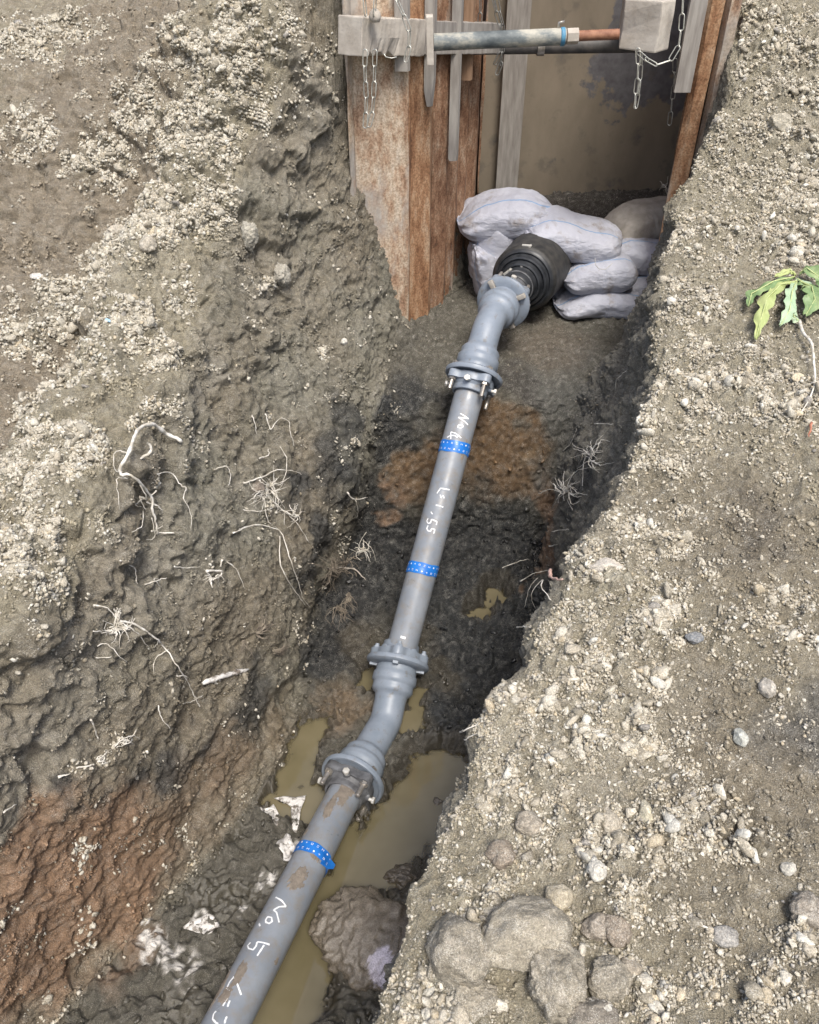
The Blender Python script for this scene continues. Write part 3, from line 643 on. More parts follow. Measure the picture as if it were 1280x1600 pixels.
def mud_patch(parent, A, B, px, py, rl, rw, seed):
    """thin crust of dried mud standing a little proud of the pipe"""
    c0 = cyl_hit(px, py, A, B, RP); ax = (B - A).normalized(); t0 = (c0 - A).dot(ax); cc = A + ax * t0; rad = (c0 - cc).normalized(); sd_ = ax.cross(rad)
    N = 46; gx_, gy_ = np.meshgrid(np.linspace(-1, 1, N), np.linspace(-1, 1, N)); q = np.stack([gx_.ravel(), gy_.ravel(), np.full(N * N, seed * 3.1)], 1)
    f = 1 - np.sqrt((q[:, :2] ** 2).sum(1)) + .65 * fbm(q * 2.0, 4, seed) + .35 * fbm(q * 5, 3, seed + 5); mb = MB(); vs = []
    hgt = (np.clip(f * 3, 0, 1) * (.0012 + .0022 * np.abs(fbm(q * 6, 3, seed + 9)))).reshape(-1)
    for i in range(N * N):
        an = q[i, 1] * rw / RP; vs.append(cc + ax * (q[i, 0] * rl) + (rad * math.cos(an) + sd_ * math.sin(an)) * (RP - .0004 + hgt[i] * (1 if f[i] > .22 else 0) - (0 if f[i] > .22 else .001)))
    fs = [(j * N + i, j * N + i + 1, (j + 1) * N + i + 1, (j + 1) * N + i) for j in range(N - 1) for i in range(N - 1) if max(f[j * N + i], f[j * N + i + 1], f[(j + 1) * N + i], f[(j + 1) * N + i + 1]) > .22]
    mb.add(vs, fs); return mb.build('mud_splash', M_mud, parent)
def tape(parent, A, B, px, py, width, tilt=0, tail=False, seed=1):
    rd = random.Random(seed); c0 = cyl_hit(px, py, A, B, RP); ax = (B - A).normalized(); t0 = (c0 - A).dot(ax); up = (Vector((0, 0, 1)) - ax * ax.z).normalized(); sd_ = ax.cross(up)
    mb = MB(); n_ = 64; R_ = RP + .0018; vs = []; m_ = 5
    ph = rd.random() * 6
    for j in range(m_ + 1):
        for i in range(n_):
            an = 2 * math.pi * i / n_; t = t0 + (j / m_ - .5) * width + tilt * math.sin(an) + .0015 * math.sin(3 * an + ph) + .001 * math.sin(7 * an)
            vs.append(A + ax * t + (up * math.cos(an) + sd_ * math.sin(an)) * (R_ + .0008 * math.sin(an * 5 + j + ph) + (0 if j in (0, m_) else .0006)))
    mb.add(vs, [(j * n_ + i, j * n_ + (i + 1) % n_, (j + 1) * n_ + (i + 1) % n_, (j + 1) * n_ + i) for j in range(m_) for i in range(n_)])
    if tail:
        pts_ = [cyl_hit(x, y, A, B, RP + .003) for x, y in ((505, 1340), (513, 1350))] + [at_d(520, 1352, cyl_hit(513, 1350, A, B, RP).y * cP - cyl_hit(513, 1350, A, B, RP).z * sP)] 
        e = pts_[-1]; s0 = pts_[0]
        mb.add([s0 + ax * .022, s0 - ax * .022, pts_[1] + ax * .018 + Vector((.004, 0, 0)), pts_[1] - ax * .02, e + ax * .006 + Vector((.004, -.004, -.006)), e - ax * .016 + Vector((.002, -.006, -.012))], [(0, 1, 3, 2), (2, 3, 5, 4)])
    o = mb.build('blue_tape', M_tape, parent)
    mk = MB()                                                               # white printed characters, two rows
    for row, off in ((0, -.25), (1, .27)):
        for i in range(20):
            an = 2 * math.pi * (i + .25 * row) / 20; t = t0 + off * width + tilt * math.sin(an) + .0015 * math.sin(3 * an + ph)
            def Q_(dt, da): 
                a_ = an + da / R_; return A + ax * (t + dt) + (up * math.cos(a_) + sd_ * math.sin(a_)) * (R_ + .0021)
            kind = (i + row * 3) % 5; h_ = .0034; w_ = .0032; s_ = .0011
            def bar(x0, y0, x1, y1): mk.add([Q_(y0, x0), Q_(y0, x1), Q_(y1, x1), Q_(y1, x0)], [(0, 1, 2, 3)])
            if kind == 0: bar(-w_, -h_, w_, -h_ + s_); bar(-w_, h_ - s_, w_, h_); bar(-w_, -h_ + s_, -w_ + s_, h_ - s_); bar(w_ - s_, -h_ + s_, w_, h_ - s_)
            elif kind == 1: bar(-s_ / 2, -h_, s_ / 2, -s_ / 2); bar(-w_, -s_ / 2, w_, s_ / 2); bar(-s_ / 2, s_ / 2, s_ / 2, h_)
            elif kind == 2:
                mk.add([Q_(h_ * math.cos(k * math.pi / 4), w_ * math.sin(k * math.pi / 4)) for k in range(8)], [tuple(range(8))])
            elif kind == 3: bar(-w_, -h_, -w_ + s_, h_); bar(-w_ + s_, -s_ / 2, w_, s_ / 2); bar(w_, -h_, w_ + s_, h_)
            else: bar(-w_, -h_, w_, -h_ + s_ * 1.3); bar(-w_, h_ - 1.3 * s_, w_, h_)
    mk.build('printed_mark', M_white, o); o.children[0].location = (0, 0, 0)
    return o
def hexbolt(mb, M, af, h, shank_r=None, shank=0, nut_at=None):
    """hexagonal head of across-flats af at the frame origin, pointing along +z"""
    r = af / math.sqrt(3); poly = [(r * math.cos(k * math.pi / 3), r * math.sin(k * math.pi / 3)) for k in range(6)]
    mb.prism(poly, 0, h, M)
    if shank_r: mb.lathe([(h, shank_r), (h + shank * .96, shank_r), (h + shank, shank_r * .8)], M, 10)
def joint(parent, P, axis, xh, phase=0, studs=True, setscrews=True, rim=.118, flip=1, dark=M_gland, stud_len=.05, ms=None, keep=(0, 1, 2, 3)):
    """flange ring, lobed gland, studs with nuts and radial set screws; axis points from the bell to the plain pipe"""
    M = frame(P, axis, xh)
    mb = MB()                                                                 # bell flange: rounded rim with a lip
    mb.lathe([(-.020, RP + .004), (-.020, rim * .80), (-.016, rim - .006), (-.010, rim), (.0, rim), (.006, rim - .003), (.006, rim - .012), (.0, rim - .016), (.0, RP + .012), (-.01, RP + .002)], M, 56, False)
    mb.build('flange', M_fit, parent, auto=.7)
    g = MB(); poly = []                                                        # gland with four lobes
    for k in range(72):
        an = 2 * math.pi * k / 72; r = .088 + .026 * max(0, math.cos(4 * (an - phase))) ** 1.5
        poly.append((r * math.cos(an), r * math.sin(an)))
    g.prism(poly, .008, .040, M)
    g.lathe([(.034, RP + .022), (.042, RP + .021), (.052, RP + .012), (.072, RP + .011), (.075, RP + .008), (.075, RP + .0015), (.030, RP + .0015)], M, 48, False)
    for k in range(4):
        an = phase + math.pi / 4 + k * math.pi / 2
        Mb = M @ Matrix.Rotation(an, 4, 'Z') @ Matrix.Translation((RP + .010, 0, .034)) @ Matrix.Rotation(math.pi / 2, 4, 'Y')
        g.lathe([(0, .017), (.016, .016), (.018, .013)], Mb, 14)
    gl = g.build('gland_ring', dark, parent, bevel=.0015, auto=.6)
    for k in range(4):
        an = phase + k * math.pi / 2
        if studs:
            s_ = MB(); Ms = M @ Matrix.Rotation(an, 4, 'Z') @ Matrix.Translation((.093, 0, .034))
            hexbolt(s_, Ms, .025, .015, .0082, stud_len * (.8 + .4 * random.random()))
            s_.lathe([(-.058, .007), (.0, .007)], Ms, 10)
            s_.prism([(-.018, -.010), (.014, -.010), (.014, .010), (-.018, .010)], -.062, -.052, Ms)
            so = s_.build('stud_bolt', ms or M_stud, gl, auto=.5); so.location = (0, 0, 0)
        if setscrews and k in keep:
            s_ = MB(); an2 = an + math.pi / 4; Mb = M @ Matrix.Rotation(an2, 4, 'Z') @ Matrix.Translation((RP + .026, 0, .044)) @ Matrix.Rotation(math.pi / 2, 4, 'Y')
            s_.lathe([(0, .0065), (.012, .0065)], Mb, 10); s_.prism([(.0125 * math.cos(q * math.pi / 3), .0125 * math.sin(q * math.pi / 3)) for q in range(6)], .012, .021, Mb)
            so = s_.build('set_screw', M_steel, gl, auto=.5, bevel=.0008); so.location = (0, 0, 0)
    return gl

# upper pipe
upA, upB = T_, M2; axu = (upB - upA).normalized()
pu = empty('water_pipe', tuple(upB)); tag(pu, 'grey water pipe with two blue tape bands, running steeply up between the two bends', 'pipe', 'grey water pipes laid in the trench')
mb = MB(); mb.tube([upA - axu * .05, upA.lerp(upB, .25), upA.lerp(upB, .5), upA.lerp(upB, .75), upB + axu * .09], RP, 56); mb.build('barrel', M_pipe, pu, auto=.8)
tape(pu, upA, upB, 713, 698, .046, .004, seed=3); tape(pu, upA, upB, 662, 889, .044, .004, seed=5)
def c1_(pts): return [(680 + x / 10.667, 540 + y / 10.667) for x, y in pts]
def c5_(pts): return [(620 + x / 5.331, 620 + y / 5.333) for x, y in pts]
def c4_(pts): return [(280 + x / 6.4, 1400 + y / 6.4) for x, y in pts]
write_strokes(pu, upA, upB, [c1_(s_) for s_ in ([(420, 1130), (560, 1220)], [(560, 1220), (385, 1195)], [(385, 1195), (480, 1255), (548, 1320)])])
write_strokes(pu, upA, upB, [c1_(s_) for s_ in (
    [(375, 1350), (400, 1320), (455, 1320), (468, 1350), (430, 1372), (385, 1365), (375, 1350)],)])
write_strokes(pu, upA, upB, [c1_(s_) for s_ in (
    [(262, 1440), (262, 1555)], [(262, 1440), (340, 1460), (435, 1540)], [(200, 1530), (260, 1495), (330, 1500), (375, 1530)])])
write_strokes(pu, upA, upB, [c5_(s_) for s_ in ([(440, 775), (365, 762), (335, 805)], [(362, 815), (372, 845)], [(385, 822), (396, 846)], [(325, 902), (355, 908), (388, 920)], [(285, 958), (298, 978)],
    [(330, 1068), (335, 1040), (290, 1020)], [(290, 1020), (282, 1050), (262, 1055), (250, 1035), (262, 1012)], [(308, 1140), (318, 1105), (290, 1098)], [(290, 1098), (282, 1120), (262, 1118), (250, 1095), (262, 1072)])])
lm = None                                                                    # two white insertion marks and one at the side
for (px, py) in ((630, 996), (621, 1029), (656, 1003)):
    q = cyl_hit(px, py, upA, upB, RP); t = (q - upA).dot(axu); cc = upA + axu * t; rd_ = (q - cc).normalized(); s_d = axu.cross(rd_)
    ww = .010 if px != 656 else .004; lm = MB()
    vs = []
    for k in range(5):
        an = (k / 4 - .5) * 2 * ww / RP
        for e in (-.0045, .0045): vs.append(cc + axu * e + (rd_ * math.cos(an) + s_d * math.sin(an)) * (RP + .001))
    lm.add(vs, [(2 * k, 2 * k + 1, 2 * k + 3, 2 * k + 2) for k in range(4)]); lm.build('insertion_mark', M_white, pu)
mud_patch(pu, upA, upB, 725, 705, .05, .012, 12)
# lower pipe
pl = empty('water_pipe', tuple(E0)); tag(pl, 'mud splashed grey water pipe with one blue tape band, lying lowest in the trench', 'pipe', 'grey water pipes laid in the trench')
axl = (E00 - M1).normalized(); mb = MB(); mb.tube([M1 - axl * .08, M1.lerp(E00, .3), M1.lerp(E00, .6), E00], RP, 56); mb.build('barrel', M_pipe, pl, auto=.8)
tape(pl, M1, E00, 491, 1325, .040, -.004, tail=True, seed=8)
write_strokes(pl, M1, E00, [c4_(s_) for s_ in ([(965, 12), (1030, 50), (1070, 105)], [(1070, 105), (1000, 108), (945, 140)], [(945, 140), (975, 165), (1000, 265)],
    [(865, 240), (885, 208), (925, 215), (930, 255), (900, 275), (868, 262), (865, 240)], [(800, 275), (810, 302)])])
write_strokes(pl, M1, E00, [c4_(s_) for s_ in (
    [(905, 487), (782, 458)], [(850, 490), (815, 545), (780, 598)], [(782, 458), (770, 500), (740, 538), (695, 525), (685, 495), (715, 465)])])
write_strokes(pl, M1, E00, [c4_(s_) for s_ in (
    [(620, 990), (585, 890), (550, 805)], [(550, 805), (505, 860), (475, 925), (500, 950)], [(480, 1020), (460, 1060), (438, 1100)], [(508, 1045), (495, 1075), (485, 1108)],
    [(370, 1150), (345, 1180), (335, 1230), (365, 1265), (390, 1279)], [(478, 1205), (462, 1240), (455, 1275)])])
for k, a in enumerate(((540, 1235, .075, .035), (515, 1262, .06, .02), (495, 1335, .03, .025), (466, 1372, .055, .03), (375, 1520, .05, .02), (352, 1556, .03, .02), (432, 1502, .014, .008), (478, 1300, .016, .008), (345, 1545, .06, .012))):
    mud_patch(pl, M1, E00, *a, 20 + k)
# bends
BE = [(0, RP + .018), (.045, RP + .020), (.052, RP + .026), (.080, RP + .027), (.086, RP + .020), (.092, RP + .019), (.112, RP + .020), (.122, RP + .014), (.130, RP + .004), (.150, RP + .001)]
def bend(label, a, b_, c_, cut, ph1, ph2, **kw):
    root = empty('pipe_bend', tuple(b_)); tag(root, label, 'pipe bend', 'grey pipe bends with bolted flanges')
    pts = curve_pts(a, b_, c_, 12, cut); Lt = sum((y - x).length for x, y in zip(pts[:-1], pts[1:]))
    k = min(1, Lt / .32); first = [(q * k, r) for q, r in BE]; prof = dense(first + [(Lt - q, r) for q, r in reversed(first)])
    mb = MB(); sweep(mb, pts, prof, 48); mb.build('body', M_fit, root, auto=.9)
    return root
b1 = bend('muddy grey pipe bend at the puddles with large bolted flanges', M1, V1, M2, .03, 0, 0)
joint(b1, M1, (M1 - V1), (0, 0, 1), math.pi / 4)
joint(b1, M2, (M2 - V1), Vector((1, 0, 0)), math.pi / 4 + .75, rim=.122, dark=M_fit, stud_len=.012, ms=M_fit, keep=(0, 3))
b2 = bend('clean grey pipe bend near the white sandbags, turning into the black sleeve', T_, V2, FD, .07, 0, 0)
joint(b2, T_, (T_ - V2), (0, 0, 1), math.pi / 4, dark=M_fit)
gj = joint(b2, FD, (FD - V2), (0, 0, 1), math.pi / 4 + .25, dark=M_fit, rim=.116)
for k in range(4):                                                            # T-bolt heads on the face of the far flange
    M = frame(FD, (V2 - FD), (0, 0, 1)) @ Matrix.Rotation(-(math.pi / 4 + .25) + k * math.pi / 2, 4, 'Z'); mb = MB(); mb.box((.093, 0, .028), (.040, .020, .016)); mb.v = [tuple(M @ Vector(v)) for v in mb.v]
    mb.build('bolt_head', M_wood, b2, bevel=.002)
mb = MB(); mb.tube([FD + (FD - V2).normalized() * .02, FD.lerp(CF, .5), CF + (CB - CF) * .4], RP, 40); mb.build('spigot', M_gland, b2, auto=.8)
# black sleeve
sv = empty('pipe_sleeve', tuple(CF)); tag(sv, 'large black rubber sleeve with stepped rings, set into the wall of white sandbags', 'pipe sleeve')
M = frame(CF, CB - CF, (0, 0, 1))
mb = MB(); Ls = (CB - CF).length; mb.lathe([(.0, .128), (-.004, .140), (.002, .148), (.014, .151), (.03, .149), (.06, .152), (Ls, .158), (Ls + .3, .158)], M, 72, False); mb.build('outer_shell', M_rubd, sv, auto=.8)
mb = MB(); mb.lathe([(.0, .142), (-.012, .136), (-.016, .128), (-.010, .122), (-.014, .118), (-.034, .114), (-.038, .106), (-.030, .100), (-.034, .096), (-.056, .092), (-.060, .084), (-.054, .079), (-.060, .074), (-.075, .070), (-.14, .068), (-.145, .062)], M, 72, False); mb.build('stepped_ring', M_rub, sv, auto=.9)
mb = MB(); mb.lathe([(-.055, .071), (-.055, .074), (-.040, .074), (-.040, .071)], M, 60, False); mb.lathe([(-.105, .0705), (-.105, .0735), (-.092, .0735), (-.092, .0705)], M, 60, False); mb.build('clamp_band', M_gland, sv)
for an, zz_ in ((.25, -.048), (.75, -.098), (0.05, .012)):
    mb = MB(); Mb = M @ Matrix.Rotation(-an, 4, 'Z') @ Matrix.Translation((.078 if zz_ < 0 else .150, 0, zz_)); mb.box((0, 0, 0), (.010, .034, .010)); mb.lathe([(-.01, .006), (.01, .006)], Matrix.Translation((0, .02, 0)), 8); mb.v = [tuple(Mb @ Vector(v)) for v in mb.v]
    mb.build('clamp_screw', M_steel, sv, bevel=.001)

# ---------------------------------------------------------------- SHORING
def profile_pile(name, pts2, z0, z1, thick, mat, label, group='rusty steel sheets shoring the shaft', ragged=0, tilt=0):
    """steel sheet with a folded plan profile pts2, thick metal, extruded upward"""
    k = len(pts2); P2 = [Vector(p_) for p_ in pts2]; off = []
    for i in range(k):
        t = (P2[min(i + 1, k - 1)] - P2[max(i - 1, 0)]).normalized(); off.append(P2[i] + Vector((-t.y, t.x)) * thick)
    poly = [tuple(q) for q in P2] + [tuple(q) for q in reversed(off)]
    N = len(poly); nz = 26; mb = MB(); vs = []
    for j in range(nz + 1):
        z = z0 + (z1 - z0) * j / nz
        for i, (x, y) in enumerate(poly):
            wv = .0025 * math.sin(z * 7 + i * 2.1) + .0015 * math.sin(z * 23 + i); vs.append((x + wv + tilt * (z + 1), y + wv, z + (ragged * math.sin(i * 3.3) if j == 0 else 0)))
    mb.add(vs, [(j * N + i, j * N + (i + 1) % N, (j + 1) * N + (i + 1) % N, (j + 1) * N + i) for j in range(nz) for i in range(N)] + [tuple(range(N)), tuple(nz * N + i for i in range(N))])
    o = mb.build(name, mat, None, smooth=False, bevel=0); tag(o, label, 'sheet pile', group); return o
profile_pile('sheet_pile', [(-.232, 3.385), (-.222, 3.40), (-.215, 3.425), (-.03, 3.49), (-.005, 3.485)], -2.1, .5, .010, M_rustg, 'pale rusty steel sheet with cement smears, foremost of the left shoring')
profile_pile('sheet_pile', [(-.002, 3.50), (.004, 3.525), (.088, 3.60), (.098, 3.65)], -2.1, .5, .010, M_rust, 'deep orange rusty steel sheet next to the cement smeared one')
profile_pile('sheet_pile', [(.10, 3.66), (.128, 3.69), (.165, 3.73), (.172, 3.80), (.215, 3.85), (.222, 3.90)], -2.1, .5, .010, M_rust2, 'brown rusty steel sheet behind the long grey wedge')
profile_pile('sheet_pile', [(.225, 3.91), (.262, 3.96), (.27, 4.02), (.318, 4.08), (.325, 4.12)], -2.1, .5, .010, M_rust2, 'darkest brown steel sheet at the far end of the left shoring')
profile_pile('sheet_pile', [(.345, 4.13), (.33, 4.5), (.34, 4.98)], -2.0, .5, .010, M_rust2, 'rusty steel sheet standing in the dark corner behind the left shoring')
profile_pile('sheet_pile', [(1.145, 3.67), (1.165, 3.64), (1.205, 3.62), (1.215, 3.655)], -1.9, .5, .008, M_rust, 'narrow orange rusty steel edge at the right of the shaft', tilt=0)
profile_pile('sheet_pile', [(1.222, 3.66), (1.232, 3.62), (1.262, 3.60), (1.275, 3.63)], -1.9, .5, .008, M_rustg, 'pale steel edge against the right bank, outermost at the right')
profile_pile('sheet_pile', [(1.16, 3.70), (1.40, 4.35), (1.63, 4.98)], -1.9, .5, .010, M_rust2, 'rusty steel sheets lining the right side of the shaft behind the timber')
# plywood back wall and posts
m_ply, nt, b = new_mat('stained_plywood'); v = gcoord(nt)
base_ = ramp(nt, tex(nt, 7, 6, .6, gcoord(nt, (1, 1, .5))), [(.3, (.175, .145, .105)), (.7, (.24, .20, .148))])
m1 = nt.nodes.new('ShaderNodeMapping'); m1.inputs['Location'].default_value = (-1.3, 0, .75); m1.inputs['Scale'].default_value = (2.2, .01, 1.6); nt.links.new(v, m1.inputs[0])
gr = nt.nodes.new('ShaderNodeTexGradient'); gr.gradient_type = 'SPHERICAL'; nt.links.new(m1.outputs[0], gr.inputs[0])
m1.inputs['Location'].default_value = (-1.28 * 2.2, 0, .62 * 1.6)
ns = tex(nt, 4.5, 6, .6, v); ad = nt.nodes.new('ShaderNodeMath'); ad.operation = 'MULTIPLY_ADD'; nt.links.new(gr.outputs[0], ad.inputs[0]); ad.inputs[1].default_value = .55; nt.links.new(ns, ad.inputs[2])
st = ramp(nt, ad.outputs[0], [(.66, (0, 0, 0)), (.70, (1, 1, 1))])
c = mixc(nt, st, base_, ramp(nt, tex(nt, 25, 5, .6, v), [(.3, (.085, .080, .085)), (.7, (.15, .145, .15))]))
low = ramp(nt, tex(nt, 9, 5, .6, v), [(.56, (0, 0, 0)), (.66, (.6, .6, .6))]); c = mixc(nt, low, c, (.12, .105, .085))
nt.links.new(c, b.inputs['Base Color']); b.inputs['Roughness'].default_value = .75; bump(nt, b, tex(nt, 60, 4, .6, v), .2, .002)
def board(name, x0, x1, y, z0, z1, th, mat, label, cat, group=None, bev=.002, yb=None):
    mb = MB(); yb = y if yb is None else yb; A = Vector((x0, y, 0)); B = Vector((x1, yb, 0)); ax = (B - A); L_ = ax.length; ax.normalize(); nn = Vector((-ax.y, ax.x, 0))
    Mx = Matrix((ax, nn, Vector((0, 0, 1)))).transposed().to_4x4(); mb.box(((A + B) / 2 + nn * th / 2 + Vector((0, 0, (z0 + z1) / 2))), (L_, th, z1 - z0), Mx)
    o = mb.build(name, mat, None, smooth=False, bevel=bev); tag(o, label, cat, group); return o
board('plywood_panel', .30, .545, 4.90, -1.75, .6, .012, m_ply, 'narrow strip of tan plywood in the dark left corner of the shaft', 'panel')
board('plywood_panel', .548, 1.66, 4.90, -1.75, .6, .012, m_ply, 'wide stained tan plywood panel closing the back of the shaft', 'panel')
board('timber_post', .50, .625, 4.835, -1.75, .6, .055, M_wedge, 'grey timber post upright against the plywood at the back of the shaft', 'post')
board('timber_post', 1.555, 1.60, 4.80, -1.7, .6, .045, M_wedge, 'thin dark timber post in the right back corner of the shaft', 'post')
board('wooden_board', 1.068, 1.135, 3.60, -.665, .6, .022, M_wedge, 'grey board hanging at the right beside the orange steel edge', 'board')
# wedges between wale and sheets
def wedge(px0, px1, ptop, pbot, y, mat, label, point=0, name='wooden_wedge'):
    za = at_y(px0, pbot, y).z; x0 = at_y(px0, pbot, y).x; x1 = at_y(px1, pbot, y).x; zt = .45; mb = MB(); th = .02
    xm = (x0 + x1) / 2; hw = (x1 - x0) / 2; a = hw * (1 - point * .55)
    fr = [(x0, zt), (x1, zt), (x1, za + point * .10), (xm + a, za), (xm - a * .8, za), (x0, za + point * .06)]
    vs = [(x, y, z) for x, z in fr] + [(x + .01, y + th, z) for x, z in fr]; k = len(fr)
    mb.add(vs, [tuple(range(k)), tuple(range(2 * k - 1, k - 1, -1))] + [(i, (i + 1) % k, k + (i + 1) % k, k + i) for i in range(k)])
    o = mb.build(name, mat, None, smooth=False, bevel=.0015); tag(o, label, 'wedge', 'wedges between the timber and the steel sheets'); return o
wedge(617, 637, 0, 112, 3.44, M_wedge, 'short square ended wooden wedge below the left timber block, foremost')
wedge(662, 677, 0, 167, 3.56, M_wedge, 'pointed grey wooden stake hanging in front of the orange steel sheet', 1)
wedge(700, 713, 0, 252, 3.70, M_wedge, 'longest grey wooden wedge, reaching well below the timber', .2)
wedge(721, 735, 0, 126, 3.82, M_wedgb, 'brown wooden wedge, shorter than the long grey one beside it', 0)
# left wale and right block
def timber(A, B, w_, h_, mat, label, name='timber_wale', rag=0):
    ax = (B - A).normalized(); side = ax.cross(Vector((0, 0, 1))).normalized(); up = side.cross(ax)
    N = 26; K_ = 8; mb = MB(); vs = []; rd = random.Random(len(label))
    prof = [(-1, -1), (0, -1), (1, -1), (1, 0), (1, 1), (0, 1), (-1, 1), (-1, 0)]
    for i in range(N + 1):
        for k, (a, b_) in enumerate(prof):
            w1, h1 = w_ / 2 * a, h_ / 2 * b_
            if rag and b_ < 0 and a > 0: h1 += rag * rd.random() * (1 if 3 < i < 15 else .15); w1 -= rag * .8 * rd.random() * (1 if 3 < i < 15 else .1)
            j = .0012
            vs.append(A.lerp(B, i / N) + side * (w1 + rd.uniform(-j, j)) + up * (h1 + rd.uniform(-j, j)))
    mb.add(vs, [(i * K_ + k, i * K_ + (k + 1) % K_, (i + 1) * K_ + (k + 1) % K_, (i + 1) * K_ + k) for i in range(N) for k in range(K_)] + [tuple(range(K_)), tuple(N * K_ + k for k in range(K_))])
    return mb, tag(mb.build(name, mat, None, smooth=False, bevel=.003), label, 'timber')
WA, WB = Vector((-.212, 3.285, -.425)), Vector((.36, 3.97, -.52))
timber(WA, WA.lerp(WB, .40), .115, .122, M_woodl, 'left timber block with a splintered lower edge, hung in front of the rusty sheets', rag=.022)
timber(WA.lerp(WB, .405), WB, .085, .112, M_wedge, 'grey beam running back from the splintered left timber block')
bc = at_y(1008, 38, 3.42)
def rblock():
    mb = MB(); rd = random.Random(4); N = 12
    fp = [(-.072, .05), (.040, -.055), (.100, .01), (.25, .75), (.09, .82)]             # plan outline
    h0, h1 = -.085, .078; vs = []; pts = [bc + Vector((x, y, 0)) for x, y in fp]; k = len(pts)
    for z in (h0, -.03, .03, h1):
        for i, q in enumerate(pts): vs.append(q + Vector((rd.uniform(-.003, .003), rd.uniform(-.003, .003), z + rd.uniform(-.003, .003))))
    mb.add(vs, [(j * k + i, j * k + (i + 1) % k, (j + 1) * k + (i + 1) % k, (j + 1) * k + i) for j in range(3) for i in range(k)] + [tuple(range(k)), tuple(3 * k + i for i in range(k))])
    return mb.build('timber_block', M_woodl, None, smooth=False, bevel=.006)
tag(rblock(), 'pale right timber block that the threaded rod presses against', 'timber')
dbm = MB(); rd = random.Random(11)
for k in range(26):
    q = bc + Vector((rd.uniform(-.06, .1), rd.uniform(-.03, .25), .078 + rd.uniform(0, .008))); r_ = rd.uniform(.005, .016)
    dbm.lathe([(-r_ * .5, r_ * .4), (-.2 * r_, r_), (.3 * r_, r_ * .8), (r_ * .7, r_ * .3)], Matrix.Translation(q), 7)
tag(dbm.build('soil_crumbs', simple('dry_crumbs', (.4, .35, .28), (.55, .5, .42), .95, 60)), 'dry soil crumbs lying on top of the right timber block', 'soil', kind='stuff')
# strut jack
m_strut, nt, b = new_mat('painted_tube'); v = gcoord(nt, (.6, 1, 1))
c = ramp(nt, tex(nt, 13, 6, .65, v), [(.36, (.08, .095, .10)), (.48, (.16, .18, .18)), (.58, (.36, .35, .30)), (.68, (.50, .47, .39))])
nt.links.new(c, b.inputs['Base Color']); b.inputs['Roughness'].default_value = .65; b.inputs['Metallic'].default_value = .0; bump(nt, b, tex(nt, 80, 3, .6, v), .2, .001)
M_blue = simple('blue_paint', (.04, .16, .28), (.10, .28, .42), .5, 50)
ys = 3.42; S0 = at_y(678, 66, ys); S1 = at_y(884, 57, ys); S2 = at_y(905, 56, ys); S3 = at_y(968, 56, ys)
sj = empty('strut_jack', tuple(S0)); tag(sj, 'front steel strut with chipped grey green paint and a rusty threaded end', 'strut')
ax = (S1 - S0).normalized()
mb = MB(); mb.tube([S0, S0.lerp(S1, .5), S1], .0285, 28); mb.build('tube', m_strut, sj, auto=.8)
mb = MB(); fpq = at_y(673, 62, ys); Mx = frame(fpq, ax, (0, 0, 1)); mb.prism([(-.080, -.028), (.075, -.028), (.08, -.018), (.08, .018), (.075, .028), (-.080, .028)], -.016, .010, Mx); mb.build('end_plate', M_woodl, sj, bevel=.003, smooth=False)
mb = MB(); mb.lathe([(0, .029), (.003, .031), (.014, .031), (.016, .028)], frame(S1 - ax * .02, ax), 28); mb.build('blue_collar', M_blue, sj)
mb = MB(); Mx = frame(S1 + ax * .004, ax, (0, 0, 1)); mb.prism([(.027 * math.cos(k * math.pi / 3), .027 * math.sin(k * math.pi / 3)) for k in range(6)], 0, .042, Mx); mb.build('nut', M_woodl, sj, bevel=.002, smooth=False)
mb = MB(); Ln = (S3 - S1).length; prof = []
for k in range(int(Ln / .003)): prof.append((k * .003, .0165 + (.0022 if k % 2 else 0)))
mb.lathe(prof, frame(S1, ax), 20); mb.build('threaded_rod', simple('rusty_thread', (.20, .085, .05), (.34, .17, .10), .7, 40), sj)
mb = MB(); mb.tube([S1 - ax * .03 + Vector((0, 0, .025)), S1 - ax * .03 + Vector((0, 0, .045)), S1 - ax * .01 + Vector((0, 0, .048))], .005, 8); mb.build('handle_pin', M_stud, sj)
ys2 = 3.98; q0 = at_y(700, 74, ys2); q1 = at_y(1010, 70, ys2)
s2 = empty('strut_jack', tuple(q0)); tag(s2, 'dark steel strut running behind and just below the painted one', 'strut')
mb = MB(); mb.tube([q0, q1], .030, 24); mb.build('tube', simple('dark_steel', (.05, .05, .05), (.12, .11, .10), .6, 20), s2, auto=.8)
mb = MB(); mb.lathe([(0, .038), (.03, .038)], frame(q0 + (q1 - q0) * .45, q1 - q0), 20); mb.build('collar', M_stud, s2, auto=.6)

